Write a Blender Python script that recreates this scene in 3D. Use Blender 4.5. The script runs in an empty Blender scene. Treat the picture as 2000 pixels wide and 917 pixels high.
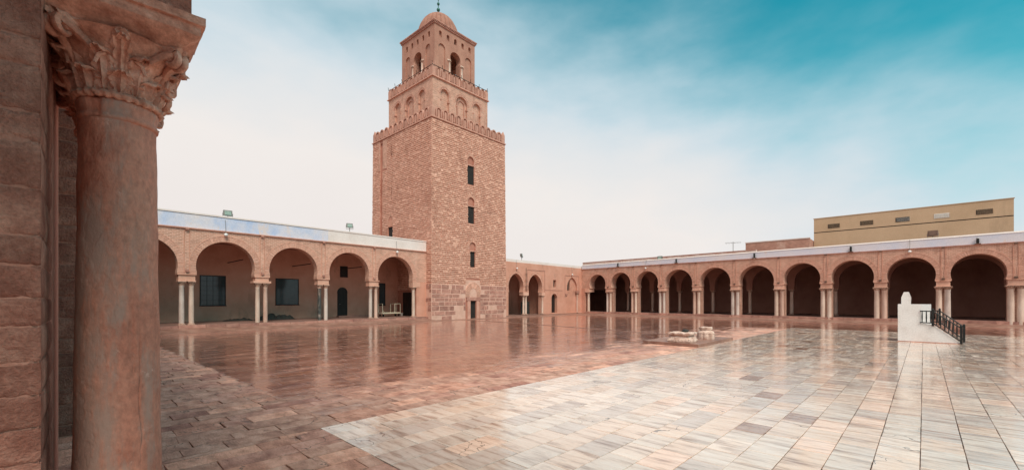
import bpy, bmesh, math, random
from math import sin, cos, pi, radians, sqrt, atan2
from mathutils import Vector, Matrix, noise
random.seed(7)
SC = bpy.context.scene
COL = SC.collection
# ------------------------------------------------------------------ camera
cam_d = bpy.data.cameras.new('camera')
cam = bpy.data.objects.new('camera', cam_d); COL.objects.link(cam)
cam.location = (0, 0, 0)
cam.rotation_euler = (radians(90), 0, radians(-47.4))
cam_d.sensor_width = 36; cam_d.lens = 14.976; cam_d.shift_y = 0.06325
cam_d.clip_start = 0.05; cam_d.clip_end = 6000
SC.camera = cam
FW = Vector((0.736, 0.677, 0)); RT = Vector((0.677, -0.736, 0))
# ------------------------------------------------------------------ sky and sun
SUN_EL, SUN_AZ = radians(52), radians(207)      # azimuth clockwise from +Y
w = bpy.data.worlds.new('World'); SC.world = w; w.use_nodes = True
nt = w.node_tree; nt.nodes.clear()
def N(t, **kw):
    n = nt.nodes.new(t)
    for k, v in kw.items(): setattr(n, k, v)
    return n
L = lambda a, b: nt.links.new(a, b)
out = N('ShaderNodeOutputWorld'); bg = N('ShaderNodeBackground'); bg.inputs['Strength'].default_value = 0.1
sky = N('ShaderNodeTexSky', sky_type='NISHITA', sun_disc=False, sun_elevation=SUN_EL, sun_rotation=SUN_AZ, air_density=1.0, dust_density=0.6, ozone_density=1.5)
tc = N('ShaderNodeTexCoord'); sep = N('ShaderNodeSeparateXYZ'); L(tc.outputs['Generated'], sep.inputs[0])
def math_n(op, a, b=None, c=None):
    n = N('ShaderNodeMath', operation=op)
    for i, v in enumerate((a, b, c)):
        if v is None: continue
        if isinstance(v, (int, float)): n.inputs[i].default_value = v
        else: L(v, n.inputs[i])
    return n.outputs[0]
dr = N('ShaderNodeVectorMath', operation='DOT_PRODUCT'); L(tc.outputs['Generated'], dr.inputs[0]); dr.inputs[1].default_value = RT
mp = N('ShaderNodeMapping'); L(tc.outputs['Generated'], mp.inputs[0]); mp.inputs['Scale'].default_value = (1, 1, 2.2)
mp.inputs['Location'].default_value = (0.4, 0.15, 0.3)
n1 = N('ShaderNodeTexNoise'); L(mp.outputs[0], n1.inputs['Vector']); n1.inputs['Scale'].default_value = 1.7; n1.inputs['Detail'].default_value = 7; n1.inputs['Roughness'].default_value = .5; n1.inputs['Distortion'].default_value = .25
n2 = N('ShaderNodeTexNoise'); L(mp.outputs[0], n2.inputs['Vector']); n2.inputs['Scale'].default_value = 5.0; n2.inputs['Detail'].default_value = 6; n2.inputs['Roughness'].default_value = .5
nsum = math_n('ADD', math_n('MULTIPLY', math_n('SUBTRACT', n1.outputs[0], .5), .22), math_n('MULTIPLY', math_n('SUBTRACT', n2.outputs[0], .5), .19))
wv = math_n('ADD', math_n('ADD', sep.outputs[2], math_n('ADD', math_n('MULTIPLY', dr.outputs['Value'], .13), math_n('MULTIPLY', math_n('MAXIMUM', math_n('SUBTRACT', dr.outputs['Value'], .3), 0), .36))), nsum)
mr = N('ShaderNodeMapRange', interpolation_type='SMOOTHERSTEP'); L(wv, mr.inputs[0]); mr.inputs[1].default_value = .33; mr.inputs[2].default_value = .70
zen = N('ShaderNodeMapRange', interpolation_type='SMOOTHSTEP'); L(math_n('ADD', sep.outputs[2], math_n('MULTIPLY', nsum, 1.2)), zen.inputs[0]); zen.inputs[1].default_value = .60; zen.inputs[2].default_value = .80; zen.inputs[3].default_value = 1; zen.inputs[4].default_value = .12   # unseen cloud deck added overhead, keeps teal out of the sky light
skyfac = math_n('MULTIPLY', mr.outputs[0], zen.outputs[0])
# thin cloud colour: cream near the horizon, cooler high up
cr = N('ShaderNodeValToRGB'); L(math_n('MULTIPLY', wv, zen.outputs[0]), cr.inputs[0])
e = cr.color_ramp.elements
e[0].position = .0; e[0].color = (.83, .775, .75, 1)
e[1].position = .60; e[1].color = (.50, .68, .77, 1)
x = e.new(.20); x.color = (.86, .815, .785, 1)
x = e.new(.31); x.color = (.76, .775, .785, 1)
x = e.new(.42); x.color = (.62, .72, .78, 1)
cl = N('ShaderNodeMixRGB', blend_type='MULTIPLY'); cl.inputs[0].default_value = 1; L(cr.outputs[0], cl.inputs[1]); cl.inputs[2].default_value = (9.6, 9.6, 9.6, 1)
tint = N('ShaderNodeMixRGB', blend_type='MULTIPLY'); tint.inputs[0].default_value = 1; L(sky.outputs[0], tint.inputs[1]); tint.inputs[2].default_value = (.12, 1.62, 1.24, 1)
mx = N('ShaderNodeMixRGB'); L(skyfac, mx.inputs[0]); L(cl.outputs[0], mx.inputs[1]); L(tint.outputs[0], mx.inputs[2])
L(mx.outputs[0], bg.inputs['Color']); L(bg.outputs[0], out.inputs[0])
sd = bpy.data.lights.new('sun', 'SUN'); sd.energy = 2.9; sd.angle = radians(25); sd.color = (1, .89, .78)
so = bpy.data.objects.new('sun', sd); COL.objects.link(so)
sv = Vector((sin(SUN_AZ) * cos(SUN_EL), cos(SUN_AZ) * cos(SUN_EL), sin(SUN_EL)))
so.rotation_euler = sv.to_track_quat('Z', 'Y').to_euler()
SC.view_settings.view_transform = 'Standard'; SC.view_settings.look = 'None'
SC.view_settings.exposure = 0.10; SC.view_settings.gamma = 1.0
SC.cycles.max_bounces = 6

# ------------------------------------------------------------------ materials
def make_mat(name, cols, scale=3.0, rough=.8, bump=.3, bscale=30.0, tintamt=.25, stretch=(1, 1, 1), brick=None,
             wet=None, stains=None, spec=.4, coat=0.0, detail=6, bdist=.02, metal=0, patches=None, second=None, third=None, cracks=0, speck=.5):
    """cols: three colours blended by noise. All coordinates are world metres."""
    m = bpy.data.materials.new(name); m.use_nodes = True
    t = m.node_tree; t.nodes.clear()
    def n(ty, **kw):
        q = t.nodes.new(ty)
        for k, v in kw.items(): setattr(q, k, v)
        return q
    def l(a, b): t.links.new(a, b)
    def mt(op, a, b=None, c=None):
        q = n('ShaderNodeMath', operation=op)
        for i, v in enumerate((a, b, c)):
            if v is None: continue
            if isinstance(v, (int, float)): q.inputs[i].default_value = v
            else: l(v, q.inputs[i])
        return q.outputs[0]
    o = n('ShaderNodeOutputMaterial'); p = n('ShaderNodeBsdfPrincipled'); l(p.outputs[0], o.inputs[0])
    g = n('ShaderNodeNewGeometry'); mp = n('ShaderNodeMapping'); l(g.outputs['Position'], mp.inputs[0]); mp.inputs['Scale'].default_value = stretch
    oi = n('ShaderNodeObjectInfo'); at = n('ShaderNodeAttribute', attribute_name='tint')
    rnd = mt('FRACT', mt('ADD', oi.outputs['Random'], at.outputs['Fac']))
    offs = n('ShaderNodeCombineXYZ')
    if tintamt > 0:
        for i in range(3): l(mt('MULTIPLY', rnd, 37.0 + 13 * i), offs.inputs[i])
    vadd = n('ShaderNodeVectorMath', operation='ADD'); l(mp.outputs[0], vadd.inputs[0]); l(offs.outputs[0], vadd.inputs[1])
    na = n('ShaderNodeTexNoise'); l(vadd.outputs[0], na.inputs['Vector']); na.inputs['Scale'].default_value = scale; na.inputs['Detail'].default_value = detail; na.inputs['Roughness'].default_value = .62
    cr = n('ShaderNodeValToRGB'); l(na.outputs[0], cr.inputs[0])
    e = cr.color_ramp.elements
    e[0].position = .30; e[0].color = (*cols[0], 1); e[1].position = .72; e[1].color = (*cols[-1], 1)
    if len(cols) > 2: q = e.new(.5); q.color = (*cols[1], 1)
    col = cr.outputs[0]
    def mul(c, fac):           # fac: value socket multiplies colour
        q = n('ShaderNodeMixRGB', blend_type='MULTIPLY'); q.inputs[0].default_value = 1; l(c, q.inputs[1]); l(fac, q.inputs[2]); return q.outputs[0]
    # per-piece variation
    if tintamt > 0: col = mul(col, mt('ADD', mt('MULTIPLY', rnd, 2 * tintamt), 1 - tintamt))
    # fine speckle
    nf = n('ShaderNodeTexNoise'); l(mp.outputs[0], nf.inputs['Vector']); nf.inputs['Scale'].default_value = bscale; nf.inputs['Detail'].default_value = 5; nf.inputs['Roughness'].default_value = .65
    col = mul(col, mt('ADD', mt('MULTIPLY', nf.outputs[0], speck), 1 - speck / 2))
    height = nf.outputs[0]
    if patches:                 # piecewise hue by tint: list of (threshold, colour)
        r2 = n('ShaderNodeValToRGB'); r2.color_ramp.interpolation = 'CONSTANT'; l(rnd, r2.inputs[0])
        ee = r2.color_ramp.elements
        ee[0].position = 0; ee[0].color = (*patches[0][1], 1)
        ee[1].position = patches[1][0]; ee[1].color = (*patches[1][1], 1)
        for th, c in patches[2:]: q = ee.new(th); q.color = (*c, 1)
        q = n('ShaderNodeMixRGB', blend_type='MULTIPLY'); q.inputs[0].default_value = 1; l(col, q.inputs[1]); l(r2.outputs[0], q.inputs[2]); col = q.outputs[0]
    if brick:                   # (length, course height, mortar, mortar colour, strength)
        uv = n('ShaderNodeUVMap', uv_map='UVMap')
        wob = n('ShaderNodeTexNoise'); l(uv.outputs[0], wob.inputs['Vector']); wob.inputs['Scale'].default_value = 2.5
        wm = n('ShaderNodeVectorMath', operation='MULTIPLY_ADD'); l(wob.outputs['Color'], wm.inputs[0]); wm.inputs[1].default_value = (.06, .05, 0); l(uv.outputs[0], wm.inputs[2])
        b = n('ShaderNodeTexBrick'); l(wm.outputs[0], b.inputs['Vector'])
        b.inputs['Scale'].default_value = 1; b.inputs['Brick Width'].default_value = brick[0]; b.inputs['Row Height'].default_value = brick[1]
        b.inputs['Mortar Size'].default_value = brick[2]; b.inputs['Mortar Smooth'].default_value = .3
        b.inputs['Color1'].default_value = (.8, .8, .8, 1); b.inputs['Color2'].default_value = (1.15, 1.15, 1.15, 1); b.inputs['Mortar'].default_value = (1, 1, 1, 1)
        col = mul(col, b.outputs['Color'])
        q = n('ShaderNodeMixRGB'); l(mt('MULTIPLY', b.outputs['Fac'], brick[4]), q.inputs[0]); l(col, q.inputs[1]); q.inputs[2].default_value = (*brick[3], 1); col = q.outputs[0]
        height = mt('ADD', mt('MULTIPLY', height, .5), mt('MULTIPLY', mt('SUBTRACT', 1, b.outputs['Fac']), .8))
    for stains in [q for q in (third, stains, second) if q]:                  # (colour, scale, threshold, amount, stretch)
        m2 = n('ShaderNodeMapping'); l(g.outputs['Position'], m2.inputs[0]); m2.inputs['Scale'].default_value = stains[4]
        ns = n('ShaderNodeTexNoise'); l(m2.outputs[0], ns.inputs['Vector']); ns.inputs['Scale'].default_value = stains[1]; ns.inputs['Detail'].default_value = 8; ns.inputs['Roughness'].default_value = .7
        q = n('ShaderNodeMapRange'); l(ns.outputs[0], q.inputs[0]); q.inputs[1].default_value = stains[2]; q.inputs[2].default_value = stains[2] + .09; q.inputs[4].default_value = stains[3]
        k = n('ShaderNodeMixRGB'); l(q.outputs[0], k.inputs[0]); l(col, k.inputs[1]); k.inputs[2].default_value = (*stains[0], 1); col = k.outputs[0]
        height = mt('SUBTRACT', height, mt('MULTIPLY', q.outputs[0], .3))
    if cracks:
        vo = n('ShaderNodeTexVoronoi', feature='DISTANCE_TO_EDGE'); wv_ = n('ShaderNodeVectorMath', operation='MULTIPLY_ADD'); nv = n('ShaderNodeTexNoise'); l(g.outputs['Position'], nv.inputs['Vector']); nv.inputs['Scale'].default_value = 5
        l(nv.outputs['Color'], wv_.inputs[0]); wv_.inputs[1].default_value = (.35, .35, 0); l(g.outputs['Position'], wv_.inputs[2]); l(wv_.outputs[0], vo.inputs['Vector']); vo.inputs['Scale'].default_value = 1.3
        on = mt('MULTIPLY', mt('LESS_THAN', vo.outputs['Distance'], .008), mt('LESS_THAN', mt('FRACT', mt('MULTIPLY', rnd, 17.3)), cracks))
        q = n('ShaderNodeMixRGB'); l(mt('MULTIPLY', on, .8), q.inputs[0]); l(col, q.inputs[1]); q.inputs[2].default_value = (.10, .07, .055, 1); col = q.outputs[0]
    l(col, p.inputs['Base Color'])
    p.inputs['Specular IOR Level'].default_value = spec; p.inputs['Metallic'].default_value = metal
    if wet:                     # dict: rough when wet, axis limits; a rain film with its own outline
        sx = n('ShaderNodeSeparateXYZ'); l(g.outputs['Position'], sx.inputs[0])
        nw = n('ShaderNodeTexNoise'); m3 = n('ShaderNodeMapping'); l(g.outputs['Position'], m3.inputs[0]); m3.inputs['Rotation'].default_value = (0, 0, radians(-47.4)); m3.inputs['Scale'].default_value = wet.get('st', (1, 1, 1))
        l(m3.outputs[0], nw.inputs['Vector']); nw.inputs['Scale'].default_value = wet.get('sc', 1.0); nw.inputs['Detail'].default_value = 7; nw.inputs['Roughness'].default_value = .6
        k = nw.outputs[0]
        val = mt('ADD', wet['base'], mt('MULTIPLY', mt('SUBTRACT', k, .5), wet.get('amp', 1.5)))
        def ramp(sock, a, b):
            q = n('ShaderNodeMapRange'); l(sock, q.inputs[0]); q.inputs[1].default_value = a; q.inputs[2].default_value = b; q.clamp = True; return q.outputs[0]
        if 'v' in wet:
            yv = mt('MAXIMUM', ramp(mt('ADD', sx.outputs[1], mt('MULTIPLY', mt('SUBTRACT', k, .5), 6)), *wet['v']), ramp(sx.outputs[0], 30, 36))
            xv = ramp(mt('ADD', sx.outputs[0], mt('MULTIPLY', mt('SUBTRACT', k, .5), .4)), *wet['u'])
            val = mt('ADD', val, mt('SUBTRACT', mt('MULTIPLY', mt('MULTIPLY', yv, xv), 1.6), 1.0))
        if 'far' in wet:
            cdist = n('ShaderNodeVectorMath', operation='LENGTH'); l(g.outputs['Position'], cdist.inputs[0])
        cl = n('ShaderNodeClamp'); l(val, cl.inputs[0]); fac = cl.outputs[0]
        q = n('ShaderNodeMapRange'); l(fac, q.inputs[0]); q.inputs[3].default_value = wet['dry']; q.inputs[4].default_value = wet['wet']; l(q.outputs[0], p.inputs['Roughness'])
        l(mt('MULTIPLY', fac, coat), p.inputs['Coat Weight']); p.inputs['Coat Roughness'].default_value = wet['wet']; p.inputs['Coat IOR'].default_value = wet.get('ior', 1.45)
        k2 = n('ShaderNodeMixRGB', blend_type='MULTIPLY'); l(fac, k2.inputs[0]); l(col, k2.inputs[1]); k2.inputs[2].default_value = wet.get('dark', (.8, .78, .76)) + (1,); l(k2.outputs[0], p.inputs['Base Color'])
        bs = mt('SUBTRACT', bump, mt('MULTIPLY', fac, bump * wet.get('flat', .85)))
        # ripples and lips of the stones under the film
        rp = n('ShaderNodeTexNoise'); m4 = n('ShaderNodeMapping'); l(g.outputs['Position'], m4.inputs[0]); m4.inputs['Scale'].default_value = wet.get('rst', (1, 1, 1))
        l(m4.outputs[0], rp.inputs['Vector']); rp.inputs['Scale'].default_value = wet.get('rs', 3.0); rp.inputs['Detail'].default_value = 3
        bb = n('ShaderNodeBump'); bb.inputs['Distance'].default_value = wet.get('rd', .004); bb.inputs['Strength'].default_value = 1; l(rp.outputs[0], bb.inputs['Height'])
        bu = n('ShaderNodeBump'); bu.inputs['Distance'].default_value = bdist; l(bs, bu.inputs['Strength']); l(height, bu.inputs['Height']); l(bb.outputs[0], bu.inputs['Normal'])
        l(bu.outputs[0], p.inputs['Normal']); l(bb.outputs[0], p.inputs['Coat Normal'])
    else:
        p.inputs['Roughness'].default_value = rough
        if coat: p.inputs['Coat Weight'].default_value = coat; p.inputs['Coat Roughness'].default_value = .2
        bu = n('ShaderNodeBump'); bu.inputs['Distance'].default_value = bdist; bu.inputs['Strength'].default_value = bump
        l(height, bu.inputs['Height']); l(bu.outputs[0], p.inputs['Normal'])
    return m

MT = {}
MT['brick_wall'] = make_mat('gallery_brick', [(.48, .24, .165), (.58, .31, .22), (.66, .375, .275)], 1.2, .85, .6, 18, 0, brick=(.26, .10, .017, (.80, .55, .44), .6), stains=((.34, .165, .12), .7, .56, .55, (1, 1, .45)), third=((.70, .46, .36), .9, .60, .45, (1, 1, .6)))
MT['plaster'] = make_mat('pink_plaster', [(.54, .26, .18), (.62, .31, .22), (.67, .36, .265)], .8, .9, .35, 22, 0, stains=((.30, .155, .115), .7, .56, .45, (1, 1, .5)))
MT['plaster_smooth'] = make_mat('rose_render', [(.38, .185, .135), (.45, .23, .165), (.52, .28, .205)], 1.1, .85, .3, 20, 0, stains=((.26, .12, .09), 1.3, .60, .5, (1, 1, .5)))
MT['dome_render'] = make_mat('brown_dome_render', [(.28, .13, .09), (.36, .175, .125), (.43, .22, .16)], 1.3, .85, .3, 20, 0, stains=((.20, .095, .07), 1.2, .58, .5, (1, 1, .5)))
MT['shaded_plaster'] = make_mat('shaded_inner_plaster', [(.26, .125, .095), (.32, .16, .12), (.36, .19, .15)], .8, .9, .3, 20, 0)  # shade inside the galleries put into a darker plaster colour
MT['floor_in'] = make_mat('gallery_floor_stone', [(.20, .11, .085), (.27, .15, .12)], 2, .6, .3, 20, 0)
MT['stone'] = make_mat('tower_stone', [(.58, .31, .22), (.70, .40, .295), (.78, .47, .36)], .9, .85, .5, 25, .09, stains=((.44, .22, .155), .45, .55, .55, (1, 1, .55)))
MT['arch_brick'] = make_mat('arch_brick', [(.52, .265, .19), (.62, .335, .245), (.70, .405, .31)], 1.6, .85, .5, 25, .10)
MT['mortar'] = make_mat('tower_mortar', [(.40, .165, .115), (.47, .205, .145), (.54, .26, .19)], 1.0, .9, .5, 20, 0)
MT['mortar_light'] = make_mat('pale_mortar', [(.60, .36, .27), (.68, .42, .33), (.74, .49, .39)], 1.5, .9, .5, 20, 0, stains=((.36, .19, .14), 1.6, .60, .6, (1, 1, 1)))
MT['block'] = make_mat('reused_stone_block', [(.33, .15, .12), (.43, .215, .165), (.56, .31, .24)], 2.2, .85, .7, 22, .2, stains=((.26, .13, .10), 2.5, .6, .6, (1, 1, 1)))
MT['merlon'] = make_mat('merlon_stone', [(.46, .23, .17), (.56, .30, .225), (.62, .35, .27)], 2, .85, .4, 25, .1)
MT['white'] = make_mat('whitewash', [(.70, .61, .56), (.76, .68, .64), (.80, .73, .69)], .8, .8, .2, 15, 0, stains=((.60, .42, .34), .9, .66, .5, (1, 1, .4)))
MT['blue_white'] = make_mat('faded_blue_whitewash', [(.42, .53, .74), (.60, .62, .72), (.74, .67, .66)], .75, .8, .2, 15, 0, stains=((.72, .60, .54), 1.2, .56, .8, (1, 1, .6)), detail=8)
MT['pale_blue_white'] = make_mat('pale_blue_whitewash', [(.58, .62, .74), (.68, .66, .72), (.74, .68, .68)], .5, .8, .2, 15, 0, stains=((.72, .58, .52), 1.2, .60, .7, (1, 1, .6)))
MT['stained_white'] = make_mat('rust_streaked_whitewash', [(.48, .26, .20), (.66, .48, .41), (.76, .64, .58)], 1.1, .85, .2, 15, 0, stretch=(1, 1, .12))
MT['col_grey'] = make_mat('grey_marble_shaft', [(.46, .36, .31), (.60, .49, .43), (.68, .57, .51)], 3, .5, .2, 30, .1, stretch=(1, 1, .3))
MT['col_cream'] = make_mat('cream_marble_shaft', [(.56, .40, .32), (.70, .52, .42), (.78, .62, .52)], 3, .5, .2, 30, .1, stretch=(1, 1, .3))
MT['col_pink'] = make_mat('pink_marble_shaft', [(.52, .32, .25), (.64, .42, .33), (.72, .50, .41)], 3, .5, .2, 30, .1, stretch=(1, 1, .3))
MT['col_dark'] = make_mat('dark_veined_shaft', [(.03, .035, .035), (.10, .10, .09), (.42, .32, .27)], 5, .4, .2, 30, .1, stretch=(1, 1, .5))
MT['capital'] = make_mat('capital_stone', [(.38, .23, .17), (.52, .33, .25), (.64, .43, .34)], 5, .8, .5, 40, .12)
MT['ruin'] = make_mat('pale_carved_ruin', [(.42, .24, .18), (.68, .48, .39), (.84, .68, .58)], 4, .7, .8, 22, 0, stains=((.24, .13, .10), 4.5, .56, .7, (1, 1, 1)), speck=.9)
MT['old_column'] = make_mat('weathered_red_shaft', [(.34, .10, .06), (.55, .23, .155), (.47, .28, .21)], 1.5, .6, .35, 26, 0, stretch=(1, 1, .6), stains=((.40, .275, .225), 1.7, .50, .75, (1.6, 1.6, .35)), detail=11, bdist=.018, speck=1.1, second=((.78, .52, .43), 7.0, .62, .7, (1, 1, .7)), third=((.26, .09, .055), 2.4, .60, .7, (1.5, 1.5, .3)))
MT['old_capital'] = make_mat('weathered_carved_stone', [(.34, .13, .085), (.60, .30, .215), (.88, .56, .44)], 5, .75, .7, 38, 0, detail=11, speck=1.0, bdist=.015)
MT['old_block'] = make_mat('pier_sandstone', [(.28, .10, .068), (.44, .195, .14), (.66, .36, .27)], 2.6, .9, 1.0, 42, .14, bdist=.03, detail=11, speck=1.2)
MT['old_mortar'] = make_mat('pier_mortar', [(.50, .22, .155), (.60, .30, .225)], 5, .9, .8, 40, 0)
MT['tan'] = make_mat('tan_render', [(.50, .345, .215), (.56, .39, .25), (.61, .43, .28)], .35, .9, .1, 12, 0, stains=((.42, .29, .19), .35, .58, .4, (1, 1, .3)))
MT['vent_dark'] = make_mat('dark_void', [(.015, .012, .012), (.03, .025, .02)], 3, .8, .1, 20, 0)
MT['vent_white'] = make_mat('white_plaster_lattice', [(.68, .64, .58), (.76, .72, .67)], 3, .8, .1, 20, 0)
MT['black_metal'] = make_mat('black_painted_metal', [(.006, .006, .006), (.012, .012, .012)], 6, .55, .1, 60, 0)
MT['grey_metal'] = make_mat('grey_galvanised_metal', [(.16, .15, .14), (.26, .25, .23)], 6, .5, .1, 60, 0, metal=.5)
MT['rust_metal'] = make_mat('rusty_brown_metal', [(.12, .07, .05), (.2, .12, .09)], 6, .6, .1, 60, 0)
MT['green_bronze'] = make_mat('green_bronze', [(.02, .10, .08), (.05, .17, .13)], 8, .45, .1, 60, 0, metal=.4)
MT['glass'] = make_mat('dark_window_glass', [(.03, .045, .05), (.055, .075, .08)], .7, .12, .02, 10, 0, spec=.5)
MT['lamp_glass'] = make_mat('floodlight_glass', [(.22, .30, .26), (.36, .44, .38)], 5, .1, .02, 10, 0)
MT['cream_metal'] = make_mat('cream_painted_tube', [(.60, .52, .38), (.68, .60, .46)], 6, .5, .1, 40, 0)
MT['lamp_white'] = make_mat('white_lamp_dome', [(.78, .76, .74), (.82, .80, .78)], 6, .3, .05, 40, 0)
MT['dark_cloth'] = make_mat('dark_tarpaulin', [(.02, .022, .02), (.05, .048, .04)], 6, .7, .5, 30, 0)
MT['wood_dark'] = make_mat('dark_door_wood', [(.012, .008, .007), (.03, .02, .016)], 5, .6, .3, 30, 0, stretch=(1, 1, .2))
MT['white_paint'] = make_mat('white_limewash', [(.70, .655, .63), (.78, .745, .725), (.81, .785, .77)], 1.8, .8, .2, 18, 0, stains=((.60, .50, .44), 1.6, .62, .5, (1, 1, .5)))
MT['soil'] = make_mat('ground_soil', [(.22, .12, .085), (.30, .17, .125)], .6, .8, .5, 10, 0)
MT['joint'] = make_mat('paving_joint', [(.05, .03, .025), (.10, .06, .048)], 3, .6, .3, 30, 0)
MT['apron'] = make_mat('worn_apron_stone', [(.22, .11, .082), (.33, .175, .13), (.46, .27, .205)], 1.3, .55, .9, 14, 0, bdist=.04,
    wet=dict(base=.35, amp=1.6, dry=.7, wet=.18, sc=1.2, rd=.006, rs=4, dark=(.75, .7, .68)), coat=.5, stains=((.62, .43, .34), 1.1, .60, .5, (1, 1, 1)))
MT['marble'] = make_mat('wet_marble_slab', [(.40, .27, .21), (.92, .77, .665), (1.0, .91, .83)], 2.4, .1, .3, 30, .12, stretch=(3.2, .5, 1), coat=.72,
    patches=[(0, (1, .98, .96)), (.28, (1.0, .90, .83)), (.46, (.80, .78, .78)), (.56, (1, .96, .93)), (.76, (.90, .79, .71)), (.84, (.72, .70, .70)), (.92, (1.0, .85, .77)), (.98, (.46, .34, .29))],
    wet=dict(base=.86, amp=1.8, dry=.36, wet=.075, sc=1.8, st=(.6, 2.6, 1), rst=(3.4, .8, 1), rs=3.0, rd=.007, flat=.85, dark=(.92, .90, .89), ior=1.4), stains=((.30, .21, .165), 1.5, .60, .7, (3.8, .5, 1)), detail=10, cracks=.14)
MT['flag'] = make_mat('brown_flagstone', [(.36, .18, .135), (.64, .37, .28), (.88, .60, .49)], 2.8, .6, 1.0, 26, .14, stretch=(1.6, .8, 1), coat=1.0, bdist=.03,
    patches=[(0, (1, .95, .92)), (.5, (1.0, .86, .80)), (.72, (.90, .80, .79)), (.84, (1.15, 1.06, .99)), (.94, (.66, .53, .52))],
    wet=dict(base=.25, amp=.8, v=(5.6, 9.8), u=(3.0, 3.25), dry=.62, wet=.06, sc=.9, st=(.5, 1.8, 1), rst=(1.2, 1.2, 1), rs=3.0, rd=.008, flat=.93, dark=(.58, .44, .385), ior=1.5), stains=((.20, .11, .09), 2.6, .58, .7, (1.5, .9, 1)), detail=11, cracks=.25)

# ------------------------------------------------------------------ mesh helpers
class Fr:
    """wall frame: s along the wall, d into the wall, z up"""
    def __init__(f, ox, oy, ax, ay):
        l = sqrt(ax * ax + ay * ay); f.o = (ox, oy); f.a = (ax / l, ay / l); f.n = (-ay / l, ax / l)
    def p(f, s, d, z): return (f.o[0] + f.a[0] * s + f.n[0] * d, f.o[1] + f.a[1] * s + f.n[1] * d, z)
ID = Fr(0, 0, 1, 0)
class MB:
    def __init__(s): s.v = []; s.f = []; s.t = []; s.cur = 0.0
    def add(s, vs, fs):
        b = len(s.v); s.v += [tuple(v) for v in vs]; s.f += [tuple(i + b for i in f) for f in fs]; s.t += [s.cur] * len(fs)
    def box(s, fr, s0, s1, d0, d1, z0, z1, open_back=False, jit=0):
        P = [(s0, d0, z0), (s1, d0, z0), (s1, d1, z0), (s0, d1, z0), (s0, d0, z1), (s1, d0, z1), (s1, d1, z1), (s0, d1, z1)]
        if jit: P = [(a + random.uniform(-jit, jit), b + (random.uniform(-jit, jit) if b == d0 else 0), c + random.uniform(-jit, jit)) for a, b, c in P]
        F = [(0, 1, 5, 4), (1, 2, 6, 5), (3, 0, 4, 7), (4, 5, 6, 7), (3, 2, 1, 0)]
        if not open_back: F.append((2, 3, 7, 6))
        s.add([fr.p(*q) for q in P], F)
    def prism(s, fr, outl, d0, d1):
        n = len(outl); V = [fr.p(a, d0, z) for a, z in outl] + [fr.p(a, d1, z) for a, z in outl]
        F = [tuple(range(n)), tuple(range(2 * n - 1, n - 1, -1))]
        for i in range(n): j = (i + 1) % n; F.append((i, i + n, j + n, j))
        s.add(V, F)
    def lathe(s, c, prof, seg=20, fn=None, caps=True):
        V = []; n = len(prof)
        for (r, z) in prof:
            for k in range(seg):
                a = 2 * pi * k / seg; rr = r if fn is None else fn(r, a, z)
                V.append((c[0] + rr * cos(a), c[1] + rr * sin(a), c[2] + z))
        F = []
        for i in range(n - 1):
            for k in range(seg):
                k2 = (k + 1) % seg; F.append((i * seg + k, i * seg + k2, (i + 1) * seg + k2, (i + 1) * seg + k))
        if caps: F.append(tuple(range(seg - 1, -1, -1))); F.append(tuple(range((n - 1) * seg, n * seg)))
        s.add(V, F)
    def tube(s, pts, r, seg=6, radii=None):
        pts = [Vector(p) for p in pts]; V = []; n = len(pts)
        for i, p in enumerate(pts):
            t = (pts[min(i + 1, n - 1)] - pts[max(i - 1, 0)]).normalized()
            a = t.orthogonal().normalized() if i == 0 else (u - t * u.dot(t)).normalized()
            u = a; b = t.cross(u); rr = radii[i] if radii else r
            for k in range(seg):
                an = 2 * pi * k / seg; V.append(p + u * cos(an) * rr + b * sin(an) * rr)
        F = []
        for i in range(n - 1):
            for k in range(seg):
                k2 = (k + 1) % seg; F.append((i * seg + k, i * seg + k2, (i + 1) * seg + k2, (i + 1) * seg + k))
        F.append(tuple(range(seg - 1, -1, -1))); F.append(tuple(range((n - 1) * seg, n * seg)))
        s.add(V, F)
    def mesh(s, name, smooth=False):
        me = bpy.data.meshes.new(name); me.from_pydata(s.v, [], s.f)
        at = me.attributes.new('tint', 'FLOAT', 'FACE'); at.data.foreach_set('value', s.t)
        uvs(me)
        if smooth:
            me.polygons.foreach_set('use_smooth', [True] * len(me.polygons))
        me.update(); return me
    def build(s, name, mat, parent=None, smooth=False, kind=None, sharp=None, fix=True):
        me = s.mesh(name, smooth)
        if fix:
            bm = bmesh.new(); bm.from_mesh(me); bmesh.ops.recalc_face_normals(bm, faces=bm.faces); bm.to_mesh(me); bm.free()
        if sharp and smooth: me.set_sharp_from_angle(angle=radians(sharp))
        return link(name, me, mat, parent, kind)
def uvs(me):
    uv = me.uv_layers.get('UVMap') or me.uv_layers.new(name='UVMap')
    vs = me.vertices
    for p in me.polygons:
        n = p.normal
        if abs(n.z) > .7: ax = (0, 1)
        elif abs(n.y) > abs(n.x): ax = (0, 2)
        else: ax = (1, 2)
        for li in p.loop_indices:
            c = vs[me.loops[li].vertex_index].co; uv.data[li].uv = (c[ax[0]], c[ax[1]])
def link(name, me, mat, parent=None, kind=None, loc=None):
    o = bpy.data.objects.new(name, me); COL.objects.link(o)
    if mat is not None and not me.materials: me.materials.append(MT[mat] if isinstance(mat, str) else mat)
    if parent is not None:
        o.parent = parent; o.matrix_parent_inverse = PINV(parent)
    if kind: o['kind'] = kind
    if loc: o.location = loc
    return o
def wloc(o):
    v = Vector(o.location)
    return v if o.parent is None else v      # parts are modelled in world space under the parent's inverse
def PINV(p):
    return Matrix.Translation(-Vector(p['w0'])) if 'w0' in p.keys() else Matrix.Identity(4)
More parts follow.
